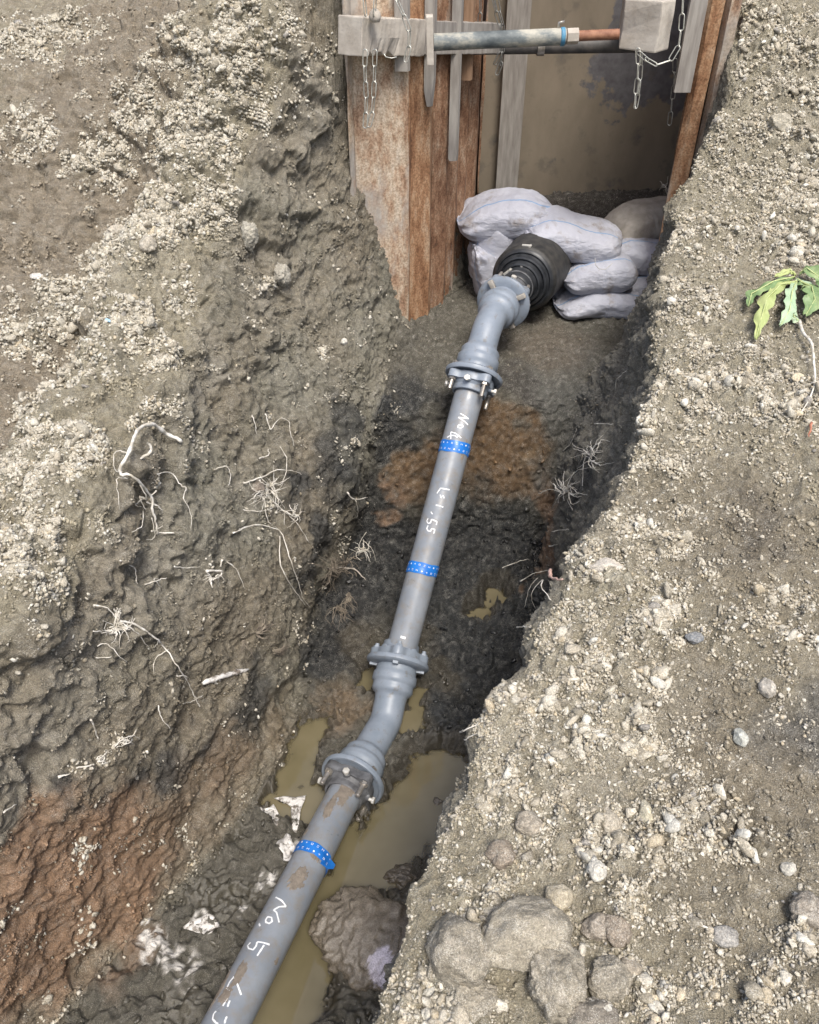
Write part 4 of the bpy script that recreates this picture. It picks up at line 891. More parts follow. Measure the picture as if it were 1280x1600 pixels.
# ---------------------------------------------------------------- CHAINS (each link is a part)
def link_mesh(Lk=.058, Wk=.021, wr=.0021):
    mb = MB(); pts = []; r = Wk / 2 - wr; h = Lk / 2 - wr - r
    for k in range(9): a = math.pi * k / 8; pts.append(Vector((r * math.cos(a), 0, h + r * math.sin(a))))
    for k in range(9): a = math.pi + math.pi * k / 8; pts.append(Vector((r * math.cos(a), 0, -h + r * math.sin(a))))
    n_ = 7; vs = []; m_ = len(pts)
    for i, q in enumerate(pts):
        t = (pts[(i + 1) % m_] - pts[i - 1]).normalized(); u_ = Vector((0, 1, 0)); v_ = t.cross(u_)
        for k in range(n_): a = 2 * math.pi * k / n_; vs.append(q + (u_ * math.cos(a) + v_ * math.sin(a)) * wr)
    mb.add(vs, [(i * n_ + k, i * n_ + (k + 1) % n_, ((i + 1) % m_) * n_ + (k + 1) % n_, ((i + 1) % m_) * n_ + k) for i in range(m_) for k in range(n_)])
    o = mb.build('link', M_chain); me_ = o.data; bpy.data.objects.remove(o); return me_
LM = link_mesh(); LMd = LM.copy(); LMd.materials.clear(); LMd.materials.append(M_chaind)
def chain(pts, label, me_=LM, tw=.6, pitch=.0505):
    root = empty('chain', tuple(pts[0])); tag(root, label, 'chain', 'steel chains hanging in the shaft')
    ds = [0]
    for a, b_ in zip(pts[:-1], pts[1:]): ds.append(ds[-1] + (b_ - a).length)
    k = 0; q = pitch / 2
    while q < ds[-1]:
        def P_(q_):
            q_ = max(0, min(ds[-1] - 1e-5, q_)); i = max(0, int(np.searchsorted(ds, q_, side='right')) - 1); i = min(i, len(pts) - 2); return pts[i].lerp(pts[i + 1], (q_ - ds[i]) / (ds[i + 1] - ds[i]))
        a, b_ = P_(q - pitch / 2), P_(q + pitch / 2); dr = (b_ - a).normalized()
        M = frame((a + b_) / 2, dr, Vector((1, .15, .02))) @ Matrix.Rotation(tw + (math.pi / 2 if k % 2 else 0), 4, 'Z')
        o = bpy.data.objects.new('link', me_); C.objects.link(o); o.parent = root; o.matrix_basis = Matrix.Translation(-root.location) @ M
        q += pitch; k += 1
    return root
def cp(lst, y): return [at_y(a, b_, y if len(r_) == 0 else r_[0]) for a, b_, *r_ in lst]
chain(cp([(571, 78), (570, 110), (573, 160), (570, 207)], 3.22), 'left strand of pale chain hanging below the left timber block')
chain(cp([(586, 78), (585, 130), (582, 180), (574, 205)], 3.235), 'right strand of pale chain hanging below the left timber block')
chain(cp([(569, -30), (569, 8), (572, 26)], 3.24), 'pale chain coming down onto the left end of the timber block')
chain(cp([(588, -30), (586, 5), (585, 24)], 3.24), 'pale chain ending in a knot on top of the left timber block')
chain(cp([(612, -25), (623, 8), (634, 30), (641, 52), (640, 72), (634, 86), (634, 96)], 3.28), 'pale chain slung diagonally over the front of the left timber block')
chain(cp([(750, -25), (751, 12), (749, 44)], 3.9), 'single dull chain above the back beam, left of the bunched ones', LMd)
chain(cp([(765, -25), (772, 8), (783, 42), (784, 60), (786, 92), (778, 112)], 3.86), 'dull chain draped over the far end of the grey beam', LMd)
chain(cp([(772, -25), (778, 10), (786, 40), (782, 88), (772, 102)], 3.9), 'dull chain bunched just behind the draped one at the beam end', LMd, 1.2)
chain(cp([(1069, -30), (1067, 10), (1064, 50), (1060, 76), (1048, 94), (1022, 103), (1000, 84)], 3.36), 'pale chain sagging from the right around the timber block corner')
chain(cp([(997, 76), (998, 110), (994, 140), (992, 170)], 3.40), 'left strand of the doubled pale chain under the right timber block')
chain(cp([(1002, 78), (1001, 112), (998, 142), (993, 168)], 3.42), 'right strand of the doubled pale chain under the right timber block', LM, 1.4)
chain(cp([(1055, 92), (1054, 130), (1050, 160), (1046, 195)], 3.75), 'dark chain hanging against the plywood beside the grey board', LMd)
cs = [o for o in C.objects if o.get('label', '').startswith('doubled pale chain')]
mb = MB(); q = at_y(586, 24, 3.26); mb.lathe([(-.02, .016), (-.005, .022), (.01, .018), (.02, .008)], Matrix.Translation(q), 10); tag(mb.build('cloth_knot', M_woodl), 'small pale knot of cloth on top of the left timber block', 'knot')
mb = MB(); ww = [at_y(*a, 3.23) for a in ((600, 84), (603, 89), (612, 91), (620, 89))]; mb.tube(ww, .0022, 6); tag(mb.build('wire_loop', M_chain), 'short bent wire under the splintered edge of the left timber', 'wire')

# ---------------------------------------------------------------- SANDBAGS
m_bag, nt, b = new_mat('woven_white_bag')
oc = nt.nodes.new('ShaderNodeTexCoord').outputs['UV']
sx = nt.nodes.new('ShaderNodeSeparateXYZ'); nt.links.new(oc, sx.inputs[0])
v = gcoord(nt)
base_ = ramp(nt, tex(nt, 14, 5, .6, v), [(.3, (.39, .40, .46)), (.7, (.49, .50, .555))])
def line(src, pos, hw):
    s1 = nt.nodes.new('ShaderNodeMath'); s1.operation = 'SUBTRACT'; nt.links.new(src, s1.inputs[0]); s1.inputs[1].default_value = pos
    s2_ = nt.nodes.new('ShaderNodeMath'); s2_.operation = 'ABSOLUTE'; nt.links.new(s1.outputs[0], s2_.inputs[0])
    s3 = nt.nodes.new('ShaderNodeMath'); s3.operation = 'LESS_THAN'; nt.links.new(s2_.outputs[0], s3.inputs[0]); s3.inputs[1].default_value = hw; return s3.outputs[0]
c = mixc(nt, line(sx.outputs[1], .30, .0045), base_, (.22, .33, .50)); c = mixc(nt, line(sx.outputs[1], .66, .0045), c, (.22, .33, .50))
wv = nt.nodes.new('ShaderNodeTexWave'); wv.inputs['Scale'].default_value = 28; wv.inputs['Distortion'].default_value = 1.5; nt.links.new(oc, wv.inputs[0])
dt = ramp(nt, tex(nt, 11, 6, .7, v), [(.545, (0, 0, 0)), (.70, (.8, .8, .8))]); c = mixc(nt, dt, c, (.23, .19, .15))
nt.links.new(c, b.inputs['Base Color']); b.inputs['Roughness'].default_value = .5
ad = nt.nodes.new('ShaderNodeMath'); ad.operation = 'MULTIPLY_ADD'; nt.links.new(wv.outputs[0], ad.inputs[0]); ad.inputs[1].default_value = .10; nt.links.new(tex(nt, 26, 4, .6, gcoord(nt, (1, 1, 2))), ad.inputs[2])
bump(nt, b, ad.outputs[0], .9, .012)
M_bagdirt = simple('earth_stained_bag', (.25, .225, .19), (.38, .35, .31), .85, 14, 0, .5, .006)
def sandbag(cx, cy, y, Ls_, Hs, Ds, roll, yaw, label, seed, mat=m_bag, tie=1, pitch=0, stretch=.0):
    """pillow of woven cloth with pinched ends; roll in degrees in the picture plane, yaw about the vertical"""
    cpt = at_y(cx, cy, y); nu_, nv_ = 72, 44; rd = np.random.default_rng(seed)
    uu = np.linspace(-1, 1, nu_); vv = np.arange(nv_) * 2 * np.pi / nv_
    Ug, Vg = np.meshgrid(uu, vv, indexing='ij'); e = np.abs(Ug) ** 4.2
    prof = np.sqrt(np.clip(1 - e, 0, 1)) ** .75; prof = np.where(Ug > 0, np.maximum(prof, .16 * tie), np.maximum(prof, .02))
    spread = 1 - .08 * e; prof = prof * np.where(Ug < 0, np.clip(1 - np.abs(Ug) ** 2.6, 0, 1) ** .55, 1) ; prof = np.maximum(prof, .04)
    sc_, ss_ = np.cos(Vg), np.sin(Vg); px_ = np.sign(sc_) * np.abs(sc_) ** .75; py_ = np.sign(ss_) * np.abs(ss_) ** .8
    flat = np.where(Ug < 0, 1 + .25 * e, 1 - .45 * e * tie)                  # sewn end stays wide, tied end gathers
    Xb = Ug * Ls_ / 2 * (1 + .03 * np.sin(3 * Vg + seed)); Yb = px_ * Ds / 2 * spread * np.where(Ug < 0, np.sqrt(np.clip(1 - np.abs(Ug) ** 9, 0, 1)) * .96, prof) * flat; Zb = py_ * Hs / 2 * prof
    q = np.stack([Xb, Yb, Zb], -1).reshape(-1, 3); nr = q / (np.linalg.norm(q * [1 / Ls_, 1 / Ds, 1 / Hs], axis=1)[:, None] + 1e-6)
    wr = .006 * fbm(np.stack([q[:, 0] * 9, q[:, 1] * 16, q[:, 2] * 30], 1) + seed * 3, 3, seed) * 2
    crs = .0034 * np.abs(fbm(q * 17 + seed, 3, seed + 6)) * 2
    wr = wr - crs
    fold = .013 * np.exp(-((1 - Ug.reshape(-1)) / .5) ** 2) * np.sin(Vg.reshape(-1) * 11 + seed + 2 * fbm(q * 12, 2, seed + 3)) * tie + .008 * np.exp(-((1 + Ug.reshape(-1)) / .4) ** 2) * np.sin(Vg.reshape(-1) * 8 + seed)
    nd = np.stack([0 * q[:, 0], q[:, 1] / Ds ** 2, q[:, 2] / Hs ** 2], 1); nd /= np.linalg.norm(nd, axis=1)[:, None] + 1e-6
    q = q + nd * (wr + fold)[:, None]; q[:, 2] += -.10 * Hs * (q[:, 0] / (Ls_ / 2)) ** 2 + .012 * np.sin(q[:, 0] * 14 + seed)
    idx_ = np.arange(nu_ * nv_).reshape(nu_, nv_); nx = np.roll(idx_, -1, 1)
    Fq = np.stack([idx_[:-1], nx[:-1], nx[1:], idx_[1:]], -1).reshape(-1, 4)
    me_ = np_mesh('sandbag', q, Fq); uvl = me_.uv_layers.new(name='uv')
    vi = np.zeros(len(me_.loops), np.int32); me_.loops.foreach_get('vertex_index', vi)
    ui = vi // nv_; vj = vi % nv_; vq = vj / nv_
    # keep the seam column continuous inside each quad
    quad = vq.reshape(-1, 4); wrapq = (quad.max(1) - quad.min(1)) > .5; quad[wrapq] = np.where(quad[wrapq] < .5, quad[wrapq] + 1, quad[wrapq])
    uvl.data.foreach_set('uv', np.stack([ui / nu_, quad.reshape(-1)], 1).astype(np.float32).ravel())
    bm_ = bmesh.new(); bm_.from_mesh(me_); bmesh.ops.holes_fill(bm_, edges=[e_ for e_ in bm_.edges if e_.is_boundary], sides=0); bmesh.ops.recalc_face_normals(bm_, faces=bm_.faces); bm_.to_mesh(me_); bm_.free()
    root = bpy.data.objects.new('sandbag', None); C.objects.link(root); root.empty_display_size = .05
    root.matrix_basis = Matrix.Translation(cpt) @ Matrix.Rotation(math.radians(yaw), 4, 'Z') @ Matrix.Rotation(math.radians(pitch), 4, 'X') @ Matrix.Rotation(math.radians(roll), 4, 'Y')
    tag(root, label, 'sandbag', 'white sandbags stacked around the black sleeve')
    bo = link('bag', me_, mat); bo.parent = root
    if tie:
        mb = MB(); s_ = Ls_ / 2; vs = []; k = 16; rings = [(s_ * .97, .022), (s_ * 1.0, .013), (s_ * 1.02, .012), (s_ * 1.06, .026), (s_ * 1.12, .04)]
        for j, (x_, r_) in enumerate(rings):
            for i in range(k): a = 2 * math.pi * i / k; rr_ = r_ * (1 + .35 * math.sin(5 * a + seed) * (j > 2)); vs.append((x_ + (.008 * math.sin(3 * a) if j == 4 else 0), rr_ * math.cos(a), rr_ * .7 * math.sin(a) - .10 * Hs))
        mb.add(vs, [(j * k + i, j * k + (i + 1) % k, (j + 1) * k + (i + 1) % k, (j + 1) * k + i) for j in range(4) for i in range(k)])
        o = mb.build('tied_neck', mat); o.parent = root
        mb = MB(); mb.lathe([(-.004, .016), (0, .0175), (.004, .016)], Matrix.Translation((s_ * 1.01, 0, -.10 * Hs)) @ Matrix.Rotation(math.pi / 2, 4, 'Y'), 14, False); o = mb.build('tie_string', M_ropem); o.parent = root
    return root
sandbag(792, 336, 3.90, .47, .19, .30, 1, 0, 'white sandbag on top at the left, its tied neck pointing right', 1, pitch=8)
sandbag(772, 388, 3.88, .30, .24, .24, 88, 4, 'white sandbag standing upright at the left under the top one, with blue vertical lines', 2, tie=0)
sandbag(757, 424, 3.80, .28, .13, .22, 66, 10, 'lowest sandbag at the left, wrinkled and wedged beside the black sleeve', 3, tie=0)
sandbag(896, 367, 3.80, .47, .175, .30, 12, -4, 'white sandbag sloping over the black sleeve with a soiled left end', 4, tie=0, pitch=10)
sandbag(1005, 396, 3.93, .42, .18, .30, 13, 10, 'plain white sandbag at the right of the one over the sleeve', 5, tie=0)
sandbag(934, 425, 3.72, .36, .165, .28, 2, 4, 'white sandbag right of the sleeve with a brown mud spot', 6, tie=0)
sandbag(998, 450, 3.86, .32, .16, .28, 16, 15, 'small visible white sandbag with blue lines squeezed at the right end', 7, tie=0)
sandbag(938, 466, 3.70, .44, .135, .30, 2, 4, 'bottom white sandbag lying on the mud at the right of the sleeve', 8, tie=0, pitch=6)
sandbag(1005, 348, 4.05, .44, .20, .26, -14, 20, 'grey brown earth stained sandbag on top at the right', 9, mat=M_bagdirt, tie=0)
# spot of mud and a twine loop on two of them
mb = MB(); 
tw = [at_y(*a, 3.575) for a in ((930, 404), (930, 413), (936, 420), (946, 421), (952, 416), (957, 411))]; mb.tube(tw, .0016, 6); tag(mb.build('twine', M_ropem), 'loop of twine on the sandbag with the mud spot', 'twine')

# ---------------------------------------------------------------- LUMPS AND ROCKS
def rock(px, py, size, sc, col, label, seed, name='stone', cat='stone', group=None, amp=.22, sink=.35, rot=0, wetv=.05, rough=.05, up=0):
    q, nn = hit(px, py); V0, F0 = ico(5 if size > .03 else 4); V0 = V0.copy(); r2 = np.random.default_rng(seed)
    pn = r2.normal(size=(14, 3)); pn /= np.linalg.norm(pn, axis=1)[:, None]; pd = r2.uniform(.86, 1.02, 14)
    rr = np.min(np.where(V0 @ pn.T > .05, pd / np.maximum(V0 @ pn.T, .05), 9), axis=1).clip(.6, 1.15)
    W = V0 * (rr * (1 + amp * .8 * fbm(V0 * 1.2 + seed, 3, seed) + amp * .6 * fbm(V0 * 3.4 + seed, 3, seed + 4) + rough * 1.2 * fbm(V0 * 9 + seed, 4, seed + 8)))[:, None]
    c_, _ = clods(V0 * 5 + seed, seed + 2); W *= (1 + rough * 1.2 * c_)[:, None]
    W = W * np.array(sc)[None] * size; a = math.radians(rot); Rm = np.array([[math.cos(a), -math.sin(a), 0], [math.sin(a), math.cos(a), 0], [0, 0, 1]]); W = W @ Rm.T
    me_ = np_mesh(name, W, F0); at_ = me_.color_attributes.new('soil', 'FLOAT_COLOR', 'POINT')
    cc = np.array(col)[None] * (1 + .30 * fbm(V0 * 2.5, 3, seed + 20) + .25 * fbm(V0 * 12, 2, seed + 21))[:, None]
    pt = sst(.1, .45, fbm(V0 * 4 + 9, 3, seed + 30)) * sst(.0, .6, V0[:, 2]) * .5; cc = cc * (1 - pt[:, None]) + np.array([.46, .42, .35])[None] * pt[:, None] * (max(col) > .2) + cc * pt[:, None] * (max(col) <= .2)
    at_.data.foreach_set('color', np.concatenate([cc.clip(.02, .8), np.full((len(cc), 1), wetv)], 1).astype(np.float32).ravel())
    o = link(name, me_, M_stone); o.location = q + nn * size * sc[2] * (1 - 2 * sink) + Vector((0, 0, up)); tag(o, label, cat, group); return o
G1 = 'rounded soil boulders at the bottom of the right bank'
SB = (.265, .240, .190)
rock(712, 1497, .054, (1, 1.08, .85), SB, 'rounded brown boulder left of the biggest boulder, next to the trench edge', 1, 'boulder', 'boulder', G1, rough=.04, sink=.2, amp=.15)
rock(822, 1472, .070, (1.15, .76, .72), (.30, .272, .215), 'biggest boulder, smooth and pale, at the bottom of the right bank', 2, 'boulder', 'boulder', G1, rough=.04, rot=15, sink=.18, amp=.15)
rock(866, 1545, .052, (.95, 1.1, .75), SB, 'rough lumpy clod just below the biggest boulder', 3, 'clod', 'clod', G1, amp=.3, rough=.11, sink=.2)
rock(950, 1528, .034, (1, 1, .8), SB, 'round brown clod right of the rough lumpy clod', 4, 'clod', 'clod', G1, rough=.06)
rock(738, 1562, .034, (1.2, .9, .8), SB, 'crumbly clod under the left rounded boulder', 6, 'clod', 'clod', G1, amp=.3, rough=.12)
rock(935, 1452, .024, (1.2, .9, .8), (.28, .245, .2), 'small oval clod above and right of the biggest boulder', 8, 'clod', 'clod', G1)
rock(966, 1450, .022, (1, 1.2, .8), (.25, .21, .165), 'small upright oval clod, right of its similar neighbour by the boulders', 9, 'clod', 'clod', G1)
rock(985, 1512, .017, (1, 1, .8), (.32, .28, .22), 'little round pebble right of the round brown clod', 10, 'pebble', 'pebble', G1)
rock(920, 1590, .034, (1.2, .8, .8), (.20, .18, .15), 'dark stone at the bottom edge, left of the white stone', 11, 'stone', 'stone', G1)
WH = (.55, .53, .47)
rock(942, 1588, .022, (1, 1.1, .8), WH, 'white angular stone at the bottom edge of the picture', 12, sink=.2)
rock(1230, 1357, .013, (1, .9, .8), WH, 'brightest white stone lying alone at the lower right', 13, sink=.25)
rock(937, 1365, .017, (.9, 1, .8), WH, 'white stone above the boulders in the crumbs', 14, sink=.25)
rock(1158, 1153, .017, (.8, 1.1, .8), (.44, .45, .41), 'smooth grey green egg shaped pebble in the right bank', 15, amp=.08, rough=.0, sink=.35, wetv=.35)
rock(875, 1405, .026, (.9, 1, .8), (.44, .39, .29), 'cream coloured block of stone just above the biggest boulder', 16, amp=.1, rough=.01)
rock(945, 888, .028, (1.3, .8, .8), (.56, .52, .46), 'large pale stone at the upper trench edge beside the pink splinter', 17, rough=.03)
rock(1222, 195, .040, (1, .9, .8), (.40, .37, .30), 'pale lump high on the right bank near the frame edge', 18, rough=.06)
rock(1085, 998, .017, (1.1, .9, .6), (.20, .21, .22), 'dark blue grey stone half buried in the right bank', 19, rough=.01, wetv=.3)
rock(1012, 1272, .018, (.7, 1.3, .7), (.52, .48, .36), 'long cream pebble in the dense crumbs', 20, amp=.1, rough=.0)
rock(1200, 1075, .020, (.8, 1.2, .8), (.45, .42, .37), 'upright pale stone right of the centre of the right bank', 21, amp=.1, rough=.01)
rock(950, 1285, .022, (1, 1.2, .7), (.40, .36, .29), 'flat tan stone among the crumbs left of the long cream pebble', 22, rough=.02)
rock(830, 1290, .024, (1, 1, .8), (.34, .30, .24), 'brown round clod near the trench edge above the boulders', 23, 'clod', 'clod', rough=.06)
rock(785, 1338, .026, (1, 1, .8), (.25, .21, .165), 'crumbly brown clod close to the trench edge', 24, 'clod', 'clod', rough=.08)
rock(1130, 1465, .022, (1.2, .8, .6), (.30, .29, .27), 'grey flat stone half buried at the lower right', 25, rough=.04)
rock(1262, 1430, .030, (1, 1, .7), (.27, .24, .20), 'big brown clod at the right edge of the picture', 26, 'clod', 'clod', rough=.09, amp=.35)
rock(400, 760, .03, (1, 1, .6), (.20, .17, .14), 'rounded clod stuck in the left wall beside the middle roots', 30, 'clod', 'clod', rough=.08, sink=.5)
rock(190, 362, .036, (1.2, 1, .8), (.46, .42, .35), 'large pale crumbly clod on the crest of the left berm', 31, 'clod', 'clod', amp=.3, rough=.12, sink=.3)
rock(230, 385, .030, (1, 1, .8), (.44, .40, .33), 'pale crumbly clod right of the large one on the left berm', 32, 'clod', 'clod', amp=.3, rough=.12, sink=.3)
rock(388, 370, .034, (.8, .8, 1.4), (.36, .34, .285), 'tall whitish lump sticking out of the left wall', 33, 'clod', 'clod', amp=.3, rough=.12, sink=.4)
rock(440, 430, .032, (.9, .9, 1.2), (.34, .32, .27), 'whitish lump lower on the left wall, right of the tall one', 34, 'clod', 'clod', amp=.3, rough=.12, sink=.45)
rock(537, 535, .014, (1, 1, 1), WH, 'small white pebble stuck in the wall near the foot of the steel sheets', 35)
rock(58, 433, .016, (1.5, .8, .6), (.6, .58, .54), 'flat white stone on the left berm edge', 36)
rock(683, 1264, .016, (1, 1, .9), (.12, .105, .085), 'little mud lump standing in the right puddle', 37, 'mud_lump', 'mud lump', rough=.12, amp=.4, wetv=.8, up=.035)
rock(640, 1372, .04, (1.5, .9, .6), (.095, .08, .06), 'wet mud lump between the puddle and the mud covered sack', 38, 'mud_lump', 'mud lump', rough=.12, amp=.4, wetv=.9, sink=.3)
rock(560, 1385, .03, (1.5, .9, .5), (.095, .08, .06), 'small wet mud mound at the lower rim of the puddle', 39, 'mud_lump', 'mud lump', rough=.12, amp=.4, wetv=.9, sink=.5)
# mud covered sack in the trench
def f2_(W): return fbm(W * 12, 3, 402)
def sack():
    q = at_z(585, 1468, -2.46); N_, M_ = 130, 90; uu, vv = np.meshgrid(np.linspace(0, 1, N_), np.linspace(0, 2 * np.pi, M_, endpoint=False), indexing='ij')
    ph = uu * np.pi; s_ = np.sin(ph) ** .7; W = np.stack([np.cos(ph) * .185, np.cos(vv) * s_ * .135, np.sin(vv) * s_ * .062], -1).reshape(-1, 3)
    f_ = fbm(np.stack([W[:, 0] * 26, W[:, 1] * 7, W[:, 2] * 7], 1), 4, 401, ridged=True); f2 = fbm(W * 12, 3, 402); f3 = fbm(W * 55, 3, 403)
    f_ = fbm(np.stack([W[:, 0] * 22, W[:, 1] * 8, W[:, 2] * 8], 1) + 3 * f2_(W)[:, None], 4, 401); W *= (1 + .17 * f_ + .24 * f2_(W) + .035 * fbm(W * 55, 3, 403) - .10 * np.abs(fbm(W * 14 + 5, 3, 407)))[:, None]; f2 = f2_(W); f3 = fbm(W * 70, 3, 404)
    a = math.radians(-28); Rm = np.array([[math.cos(a), -math.sin(a), 0], [math.sin(a), math.cos(a), 0], [0, 0, 1]]); W = W @ Rm.T + np.array(q)
    ii = np.arange(N_ * M_).reshape(N_, M_); nx = np.roll(ii, -1, 1); Fq = np.stack([ii[:-1], nx[:-1], nx[1:], ii[1:]], -1).reshape(-1, 4)
    me_ = np_mesh('mud_covered_sack', W, Fq); cc = np.array([[.17, .145, .112]]) * (1 + .3 * f2 + .25 * f3)[:, None]
    t = at_z(597, 1508, -2.40); dd = np.sqrt((((W - np.array(t)) / np.array([.045, .055, .09])) ** 2).sum(1)) + .5 * f3
    mk = (1 - sst(.8, 1.0, dd))[:, None]; cc = cc * (1 - mk) + np.array([[.50, .47, .54]]) * mk
    t = at_z(645, 1360, -2.40); dd = np.sqrt((((W - np.array(t)) / .03) ** 2).sum(1)) + .5 * f3; mk = (1 - sst(.8, 1.0, dd))[:, None]; cc = cc * (1 - mk) + np.array([[.40, .40, .40]]) * mk
    at_ = me_.color_attributes.new('soil', 'FLOAT_COLOR', 'POINT'); at_.data.foreach_set('color', np.concatenate([cc.clip(.02, .8), np.full((len(cc), 1), .85)], 1).astype(np.float32).ravel())
    o = link('mud_covered_sack', me_, M_stone); tag(o, 'sack caked in wet mud with a pale lilac patch, lying in the puddle', 'sack')
sack()

# ---------------------------------------------------------------- ROOTS, TWIGS, SPLINTERS
def wire_pts(pix, off, lift=.0, jit=.004):
    out = []; k = len(pix); hs = [hit(a, b_, 0) for a, b_ in pix]; ds = [h_[0].length for h_ in hs]
    for sq in (range(1, k), range(k - 2, -1, -1)):                       # a root never leaps from the edge to the far wall
        for i in sq:
            j = i - 1 if sq.step > 0 else i + 1
            ds[i] = min(ds[i], ds[j] + .02 + .0030 * math.dist(pix[i], pix[j]))
    for i, (a, b_) in enumerate(pix):
        out.append(ray(a, b_).normalized() * ds[i] + hs[i][1] * (off + lift * math.sin(math.pi * i / max(1, k - 1))))
    fine = []
    for i in range(k - 1):
        p0, p1, p2, p3 = out[max(0, i - 1)], out[i], out[i + 1], out[min(k - 1, i + 2)]
        for s_ in range(5):
            t = s_ / 5; fine.append(.5 * ((2 * p1) + (p2 - p0) * t + (2 * p0 - 5 * p1 + 4 * p2 - p3) * t * t + (3 * p1 - p0 - 3 * p2 + p3) * t ** 3) + Vector([random.uniform(-jit, jit) * .5 for _ in range(3)]))
    fine.append(out[-1]); return fine
def rootset(name, strands, label, mat=M_root, cat='root', group='pale roots sticking out of the trench walls', off=.013):
    mb = MB()
    for st in strands:
        r0, pix = st[0], st[1]; lift = st[2] if len(st) > 2 else .006
        pts = wire_pts(pix, off + r0, lift); k = len(pts)
        mb.tube(pts, [r0 * .95 * (1 - .7 * i / (k - 1)) * random.uniform(.75, 1.25) for i in range(k)], 6)
    o = mb.build(name, mat); tag(o, label, cat, group); return o
def c6(*pts): return [(140 + x / 2.783, 640 + y / 2.783) for x, y in pts]
def rnd_hair(cx, cy, m_, ln, seed, spread=360, base=0):
    rd = random.Random(seed); o = []
    for k in range(m_):
        a = math.radians(base + rd.uniform(-spread / 2, spread / 2)); l = ln * rd.uniform(.5, 1.2); x, y = cx + rd.uniform(-4, 4), cy + rd.uniform(-4, 4); pts = [(x, y)]
        for s_ in range(3): a += rd.uniform(-.5, .5); x += math.cos(a) * l / 3; y += math.sin(a) * l / 3; pts.append((x, y))
        o.append((rd.uniform(.0013, .0024), pts, .014))
    return o
rootset('root', [(.007, c6((405, 148), (330, 118), (265, 112), (205, 135), (165, 190), (155, 260), (170, 340), (205, 395), (235, 430), (232, 480), (255, 520), (310, 535), (365, 538)), .03),
    (.005, c6((250, 155), (240, 220), (247, 280), (238, 340), (235, 370)), .02), (.004, c6((235, 370), (215, 400), (232, 430))), (.003, c6((250, 520), (290, 525), (320, 510))), (.0025, c6((205, 395), (180, 430), (220, 430))),
    (.002, c6((165, 190), (130, 200), (120, 240), (150, 280))), (.002, c6((160, 320), (130, 330), (140, 400), (125, 430))), (.002, c6((225, 450), (200, 500), (172, 525))), (.002, c6((260, 470), (258, 540), (245, 572))),
    (.0025, c6((240, 390), (280, 430), (300, 450))), (.0025, c6((270, 340), (250, 375), (290, 430)))], 'thick curved pale root shaped like a hook, on the left of the wall')
rootset('root', [(.0022, c6((280, 288), (345, 295), (390, 330), (415, 370), (400, 410), (420, 450), (428, 525)))], 'single thin root curving down beside the hook shaped root')
rootset('root', [(.003, c6((665, 330), (720, 295), (800, 255), (870, 270), (908, 285))), (.003, c6((720, 300), (760, 380), (830, 435), (880, 490), (940, 580))), (.003, c6((610, 527), (700, 515), (780, 530), (820, 560), (860, 660), (890, 740), (915, 820), (945, 860))),
    (.0028, c6((815, 560), (815, 650), (840, 730), (885, 790), (930, 850))), (.002, c6((740, 380), (755, 470), (800, 520))), (.002, c6((690, 350), (740, 370), (860, 340))), (.0018, c6((660, 435), (740, 440), (830, 395))), (.002, c6((820, 175), (850, 220), (830, 310), (800, 330), (790, 400))), (.0018, c6((880, 440), (845, 450), (845, 500)))]
    + rnd_hair(415, 765, 34, 34, 3) + rnd_hair(455, 805, 12, 22, 4), 'dense tangle of fine roots with two long strands, mid left wall')
rootset('root', [(.003, c6((20, 840), (60, 875), (120, 925))), (.0035, c6((130, 925), (200, 930), (270, 970), (320, 1030), (370, 1100), (410, 1190), (450, 1260), (475, 1290))), (.0025, c6((120, 930), (200, 970), (245, 1030))), (.002, c6((0, 965), (60, 960), (100, 975))), (.002, c6((20, 1015), (80, 1020), (110, 1070), (150, 1105))), (.002, c6((35, 1080), (90, 1070))),
    (.002, c6((340, 1060), (290, 1090), (285, 1145))), (.002, c6((360, 1160), (395, 1165), (400, 1200))), (.002, c6((290, 990), (265, 1030))), (.0018, c6((480, 1235), (440, 1250), (400, 1275)))] + rnd_hair(182, 978, 26, 26, 5), 'fine root bundle at the far left with a long straight strand towards the white twig')
rootset('root', [(.0025, c6((750, 20), (765, 70), (790, 80), (820, 38), (850, 45), (855, 110), (875, 158)))], 'wavy thin root high on the left wall, shaped like an m', )
rootset('root', [(.0022, c6((700, 28), (705, 60), (722, 102)))], 'short thin root left of the wavy one high on the left wall')
rootset('root', [(.003, c6((725, 215), (760, 212), (775, 180)))], 'small forked root just above the dense tangle')
rootset('root', [(.0022, c6((135, 650), (165, 700), (185, 745), (205, 775)))], 'thin root slanting down under the hook shaped root')
rootset('root', [(.0025, c6((350, 685), (400, 692), (462, 690))), (.0025, c6((385, 655), (360, 680))), (.006, c6((515, 730), (520, 780)), .01), (.005, c6((500, 690), (540, 700), (550, 750)), .01), (.005, c6((565, 650), (555, 672)), .01)] + rnd_hair(328, 905, 8, 16, 8), 'broken stubby root ends in the hollow below the hook shaped root')
rootset('root', [(.0025, c6((590, 655), (635, 700), (670, 775)))], 'short straight root right of the hollow with root ends')
rootset('root', [(.003, c6((240, 765), (280, 730), (325, 715))), (.002, c6((290, 730), (270, 750), (300, 780)))], 'short branching root left of the hollow with root ends')
rootset('root', [(.0022, c6((535, 258), (575, 258), (595, 290), (590, 340)))], 'tiny arched root between the hook shaped root and the dense tangle')
rootset('root', [(.0022, c6((295, 1280), (310, 1330), (340, 1385)))], 'thin root at the bottom left below the long straight strand')
rootset('root', [(.003, c6((5, 1340), (20, 1400), (28, 1420))), (.002, c6((130, 1420), (170, 1410), (215, 1420))), (.002, c6((185, 1385), (160, 1430)))], 'few pale root ends at the far left edge above the orange clay')
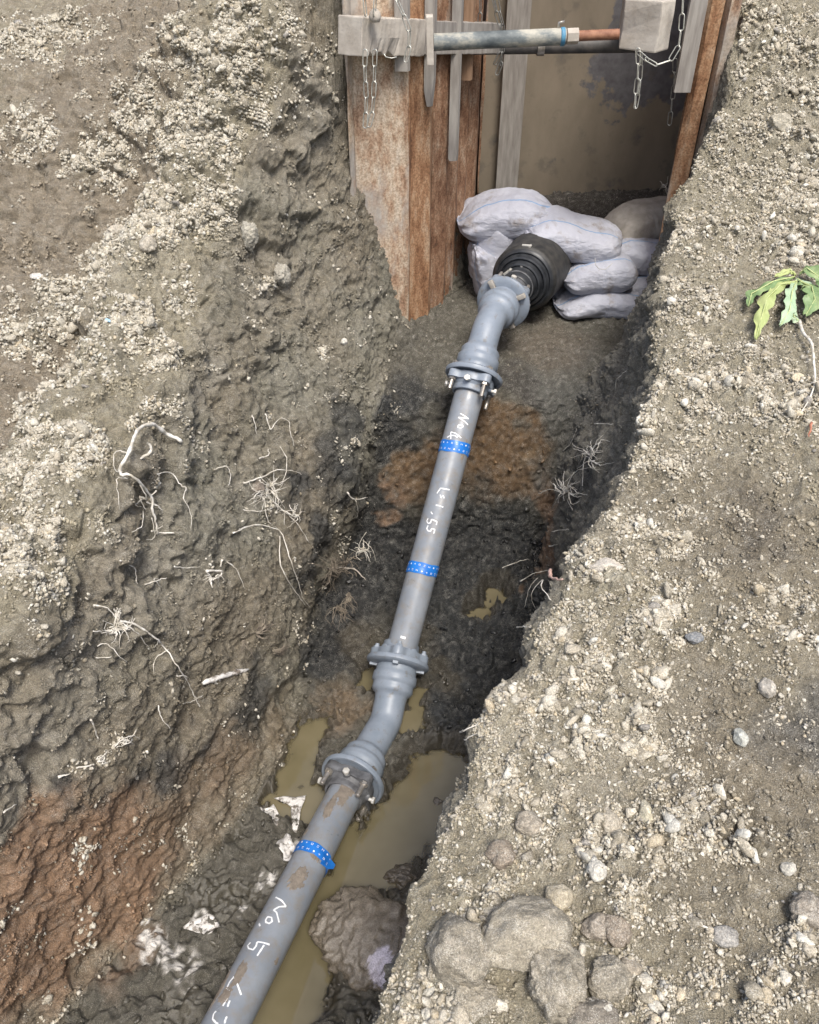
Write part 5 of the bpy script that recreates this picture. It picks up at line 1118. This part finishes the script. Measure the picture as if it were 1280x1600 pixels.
rootset('root', [(.004, c6((1115, 360), (1140, 378), (1195, 382))), (.002, c6((1150, 385), (1150, 440), (1152, 465))), (.0015, c6((1200, 530), (1165, 580), (1180, 640))), (.0015, c6((1190, 560), (1230, 600), (1250, 665)))] + rnd_hair(566, 862, 14, 22, 9), 'stub of root with fine hairs near the dark hollow left of the pipe', M_root)
rootset('root', rnd_hair(515, 890, 40, 34, 10) + rnd_hair(540, 880, 24, 30, 11) + rnd_hair(530, 950, 14, 30, 12, 60, 90) + rnd_hair(545, 930, 12, 30, 17, 60, 90), 'dark matted rootlets hanging over the hollow left of the pipe', M_rootd)
rootset('root', rnd_hair(400, 985, 26, 26, 13, 120, -20) + rnd_hair(425, 1015, 20, 22, 14, 60, -10) + rnd_hair(380, 1000, 10, 26, 15, 60, 90), 'brushlike dark rootlets above the drag marks on the left wall', M_rootd)
rootset('root', rnd_hair(180, 1165, 10, 22, 16, 60, -20) + rnd_hair(150, 1190, 8, 26, 18, 60, -20) + [(.004, [(87, 1219), (104, 1213)]), (.003, [(122, 1198), (140, 1197)]), (.003, [(0, 1272), (20, 1256)])], 'scraggly root ends above the orange clay at the lower left', M_root)
rootset('twig', [(.0045, [(534, 885), (550, 896), (569, 911)], .015), (.003, [(510, 884), (535, 885)])], 'straight pale reed stem pointing down over the dark hollow', M_woodl, 'twig', None)
def stick(pix, r0, mat, label):
    pts = [hit(*a, .012)[0] for a in (pix[0], pix[-1])]; a, b_ = pts; mb = MB(); P_ = []; rr = []
    for i in range(15):
        t = i / 14; P_.append(a.lerp(b_, t) + Vector((random.uniform(-1, 1), random.uniform(-1, 1), random.uniform(-1, 1) + 2.5 * math.sin(3 * t))) * .0022); rr.append(r0 * (1 - .35 * t) * random.uniform(.8, 1.25) * (.6 if i in (0, 14) else 1))
    mb.tube(P_, rr, 9); k = P_[9]; mb.tube([k, k + (b_ - a) * .12 + Vector((0, 0, .018))], [r0 * .4, r0 * .25], 6); k = P_[4]; mb.tube([k, k + (b_ - a) * .06 - Vector((0, 0, .02))], [r0 * .4, r0 * .2], 6)
    tag(mb.build('twig', mat), label, 'twig')
stick([(312, 1068), (384, 1049)], .0095, simple('peeling_white_bark', (.20, .17, .14), (.74, .72, .68), .8, 30, 0, .8, .004, lo=.40, hi=.52, detail=8), 'white barked twig lying on the left wall above the drag marks')
rootset('root', [(.0022, [(842, 770), (858, 764), (882, 768)]), (.002, [(862, 755), (885, 766), (905, 742), (935, 730)]), (.002, [(915, 760), (920, 720), (938, 696)]), (.002, [(885, 705), (893, 690), (907, 668)]), (.0025, [(935, 664), (962, 667)])] + rnd_hair(890, 768, 22, 30, 19) + rnd_hair(930, 715, 22, 32, 20), 'web of thin roots on the dark right wall of the trench', M_root)
rootset('root', [(.0028, [(815, 912), (840, 902), (866, 890)], .02), (.002, [(845, 905), (828, 925), (818, 948)], .02), (.002, [(850, 905), (842, 930), (838, 952)], .02), (.002, [(852, 905), (860, 925), (866, 940)], .01)], 'bundle of roots hanging from the right edge beside the pink splinter', M_root)
rootset('root', [(.0025, [(865, 832), (880, 826), (895, 826)]), (.0025, [(862, 852), (874, 850)]), (.002, [(785, 888), (810, 882), (825, 876)]), (.002, [(812, 979), (825, 987), (836, 988)])], 'short pale root ends poking from the orange patch of the right wall', M_root)
rootset('root', [(.0022, [(966, 612), (972, 596), (986, 578)])], 'thin root on the right edge left of the pale crumbs', M_root)
rootset('root', [(.0018, [(1030, 282), (1038, 296), (1052, 300)]), (.0018, [(1026, 292), (1040, 288)])] + rnd_hair(1040, 292, 8, 18, 22), 'wispy rootlets at the foot of the orange steel edge', M_root)
rootset('splinter', [(.006, [(868, 894), (876, 902), (886, 913)])], 'pink wood splinter lying on the right trench edge', simple('pink_wood', (.5, .32, .26), (.6, .42, .35), .8, 40), 'splinter', None)
rootset('splinter', [(.0045, [(1263, 668), (1266, 690)])], 'small reddish splinter in the right bank near the frame edge', simple('red_wood', (.36, .14, .09), (.45, .2, .12), .8, 40), 'splinter', None)
rootset('twig', [(.0025, [(725, 1152), (740, 1142), (752, 1136)], .01), (.002, [(735, 1155), (752, 1148)])], 'bare forked twig at the right rim of the puddle', M_root, 'twig', None)
mb = MB(); q, nn = hit(170, 503, .006); mb.box(q, (.026, .012, .006), Matrix.Rotation(.4, 3, 'Y')); tag(mb.build('plastic_chip', simple('pale_blue_plastic', (.35, .55, .72), (.4, .6, .78), .4, 30), bevel=.002), 'small pale blue plastic chip on the left berm', 'chip')
# torn film at the puddle rim and in the mud
m_film, nt, b = new_mat('muddy_white_film'); v = gcoord(nt); c = ramp(nt, tex(nt, 38, 6, .75, v), [(.40, (.14, .12, .095)), (.5, (.62, .60, .57))]); nt.links.new(c, b.inputs['Base Color']); b.inputs['Roughness'].default_value = .3; bump(nt, b, tex(nt, 60, 4, .6, v), .6, .006)
def film(pix, label, seed, up=.01):
    rd = random.Random(seed); cx = sum(a for a, _ in pix) / len(pix); cy = sum(b_ for _, b_ in pix) / len(pix); vs = []; k = len(pix); R_ = 7; n_ = 0; mb = MB()
    for j in range(R_ + 1):
        for (a, b_) in pix:
            t = j / R_; q, nn = hit(cx + (a - cx) * t, cy + (b_ - cy) * t, up * (.6 + .5 * rd.random())); q.z = max(q.z, WATER + .006 + .01 * rd.random()); vs.append(q)
    up_n = len(vs); vs2 = [v_ - Vector((0, 0, .0015)) for v_ in vs]
    fs = [(j * k + i, j * k + (i + 1) % k, (j + 1) * k + (i + 1) % k, (j + 1) * k + i) for j in range(R_) for i in range(k)]
    mb.add(vs + vs2, fs + [tuple(up_n + i for i in reversed(f)) for f in fs] + [(R_ * k + i, R_ * k + (i + 1) % k, up_n + R_ * k + (i + 1) % k, up_n + R_ * k + i) for i in range(k)])
    tag(mb.build('plastic_film', m_film), label, 'plastic film', 'torn white film in the mud')
def sub(p_, k=3): return [(p_[i][0] + (p_[(i + 1) % len(p_)][0] - p_[i][0]) * t / k + random.uniform(-1.5, 1.5), p_[i][1] + (p_[(i + 1) % len(p_)][1] - p_[i][1]) * t / k + random.uniform(-1.5, 1.5)) for i in range(len(p_)) for t in range(k)]
film(sub([(430, 1259), (480, 1258), (478, 1264), (462, 1300), (455, 1292), (458, 1275)]), 'torn triangular white film floating at the left puddle rim', 1)
film(sub([(402, 1263), (420, 1262), (436, 1278), (432, 1290), (418, 1275)]), 'curled white film on the mud left of the floating one', 2)
film(sub([(430, 1320), (450, 1302), (462, 1322), (458, 1345), (445, 1342)]), 'muddy white film tucked against the left side of the pipe by the blue tape', 3)
film(sub([(284, 1448), (330, 1424), (346, 1450), (325, 1462), (300, 1458)]), 'white cracked film patch in the mud left of the pipe writing', 4, .006)

# ---------------------------------------------------------------- WEED on the right bank
m_leaf, nt, b = new_mat('leaf_green'); v = gcoord(nt)
c = ramp(nt, tex(nt, 22, 4, .6, v), [(.3, (.12, .19, .075)), (.5, (.19, .28, .12)), (.72, (.33, .38, .18))]); nt.links.new(c, b.inputs['Base Color']); b.inputs['Roughness'].default_value = .5
b.inputs['Subsurface Weight'].default_value = .0; bump(nt, b, tex(nt, 90, 3, .6, v), .4, .003)
m_leafu, nt, b = new_mat('leaf_pale'); v = gcoord(nt); c = ramp(nt, tex(nt, 22, 4, .6, v), [(.3, (.30, .42, .26)), (.7, (.42, .52, .36))]); nt.links.new(c, b.inputs['Base Color']); b.inputs['Roughness'].default_value = .6
m_leafy, nt, b = new_mat('leaf_yellowing'); v = gcoord(nt); c = ramp(nt, tex(nt, 30, 4, .6, v), [(.3, (.30, .37, .13)), (.7, (.44, .48, .22))]); nt.links.new(c, b.inputs['Base Color']); b.inputs['Roughness'].default_value = .6
M_rib = simple('leaf_rib', (.42, .48, .20), (.55, .6, .3), .5, 40)
wd0, wn0 = hit(1248, 470); weed = empty('weed', tuple(wd0)); tag(weed, 'uprooted green leafy weed with a long pale taproot lying on the right bank', 'weed')
def leaf(pix, wmax, mat, seed, lift=.02):
    rd = random.Random(seed); pts = []
    k = len(pix)
    for i, (a, b_) in enumerate(pix):
        q, nn = hit(a, b_, .012 + lift * math.sin(math.pi * (i + .3) / k)); pts.append((q, nn))
    P_, Nn = [], []
    for i in range(k - 1):
        for s_ in range(8): t = s_ / 8; P_.append(pts[i][0].lerp(pts[i + 1][0], t * t * (3 - 2 * t) * .3 + t * .7)); Nn.append(pts[i][1].lerp(pts[i + 1][1], t))
    m_ = len(P_); mb = MB(); vs = []; cols_ = 9
    nrm = sum(Nn, Vector()) / m_
    for i, q in enumerate(P_):
        t = i / (m_ - 1); td = (P_[min(i + 1, m_ - 1)] - P_[max(i - 1, 0)]).normalized(); sd_ = td.cross(nrm).normalized()
        w_ = wmax * (math.sin(math.pi * min(1, t * .92 + .06)) ** .7) * (.55 + .45 * t) * (.55 + .60 * abs(math.sin(t * 13 + seed)) + .14 * rd.random())
        for j in range(cols_):
            s_ = (j / (cols_ - 1) - .5) * 2; vs.append(q + sd_ * (s_ * w_) + nrm * (.35 * w_ * s_ * s_ * math.sin(t * 6 + seed) + .004 * math.sin(t * 25 + s_ * 4)))
    fs = [(i * cols_ + j, i * cols_ + j + 1, (i + 1) * cols_ + j + 1, (i + 1) * cols_ + j) for i in range(m_ - 1) for j in range(cols_ - 1)]
    nv = len(vs); vs2 = [v_ - nrm * .0012 for v_ in vs]; mb.add(vs + vs2, fs + [tuple(nv + i for i in reversed(f)) for f in fs])
    lf = mb.build('leaf', mat, weed)
    r_ = MB(); r_.tube([q + nrm * .0022 for q in P_], [.0026 * (1 - .7 * i / m_) for i in range(m_)], 6); ro = r_.build('midrib', M_rib, lf); ro.location = (0, 0, 0)
leaf([(1240, 446), (1215, 462), (1195, 482), (1188, 510), (1182, 546)], .026, m_leafy, 1, .03)
leaf([(1236, 440), (1205, 455), (1182, 474), (1168, 492)], .022, m_leaf, 2, .03)
leaf([(1242, 448), (1222, 470), (1214, 500), (1205, 522)], .026, m_leafu, 3, .04)
leaf([(1250, 448), (1262, 465), (1258, 485), (1250, 508)], .040, m_leaf, 4, .035)
leaf([(1246, 436), (1262, 440), (1278, 452), (1290, 475)], .030, m_leaf, 5, .04)
leaf([(1240, 452), (1228, 478), (1232, 505), (1240, 508)], .020, m_leafu, 6, .02)
leaf([(1244, 444), (1272, 470), (1280, 495)], .026, m_leafu, 7, .02)
leaf([(1238, 438), (1222, 434), (1206, 446)], .014, m_leafy, 8, .03)
mb = MB(); mb.tube(wire_pts([(1248, 505), (1256, 530), (1267, 550), (1267, 580), (1260, 610), (1254, 635), (1246, 660)], .012, .02, .001), [.0055 * (1 - .8 * i / 30) for i in range(31)], 8)
mb.tube(wire_pts([(1262, 602), (1275, 602), (1285, 600)], .012, .0, .001), .0015, 6); mb.build('taproot', M_root, weed)

# every part kept in world coordinates gets its place relative to its thing
bpy.context.view_layer.update()
for o in list(C.objects):
    if 'world_parts' in o: del o['world_parts']
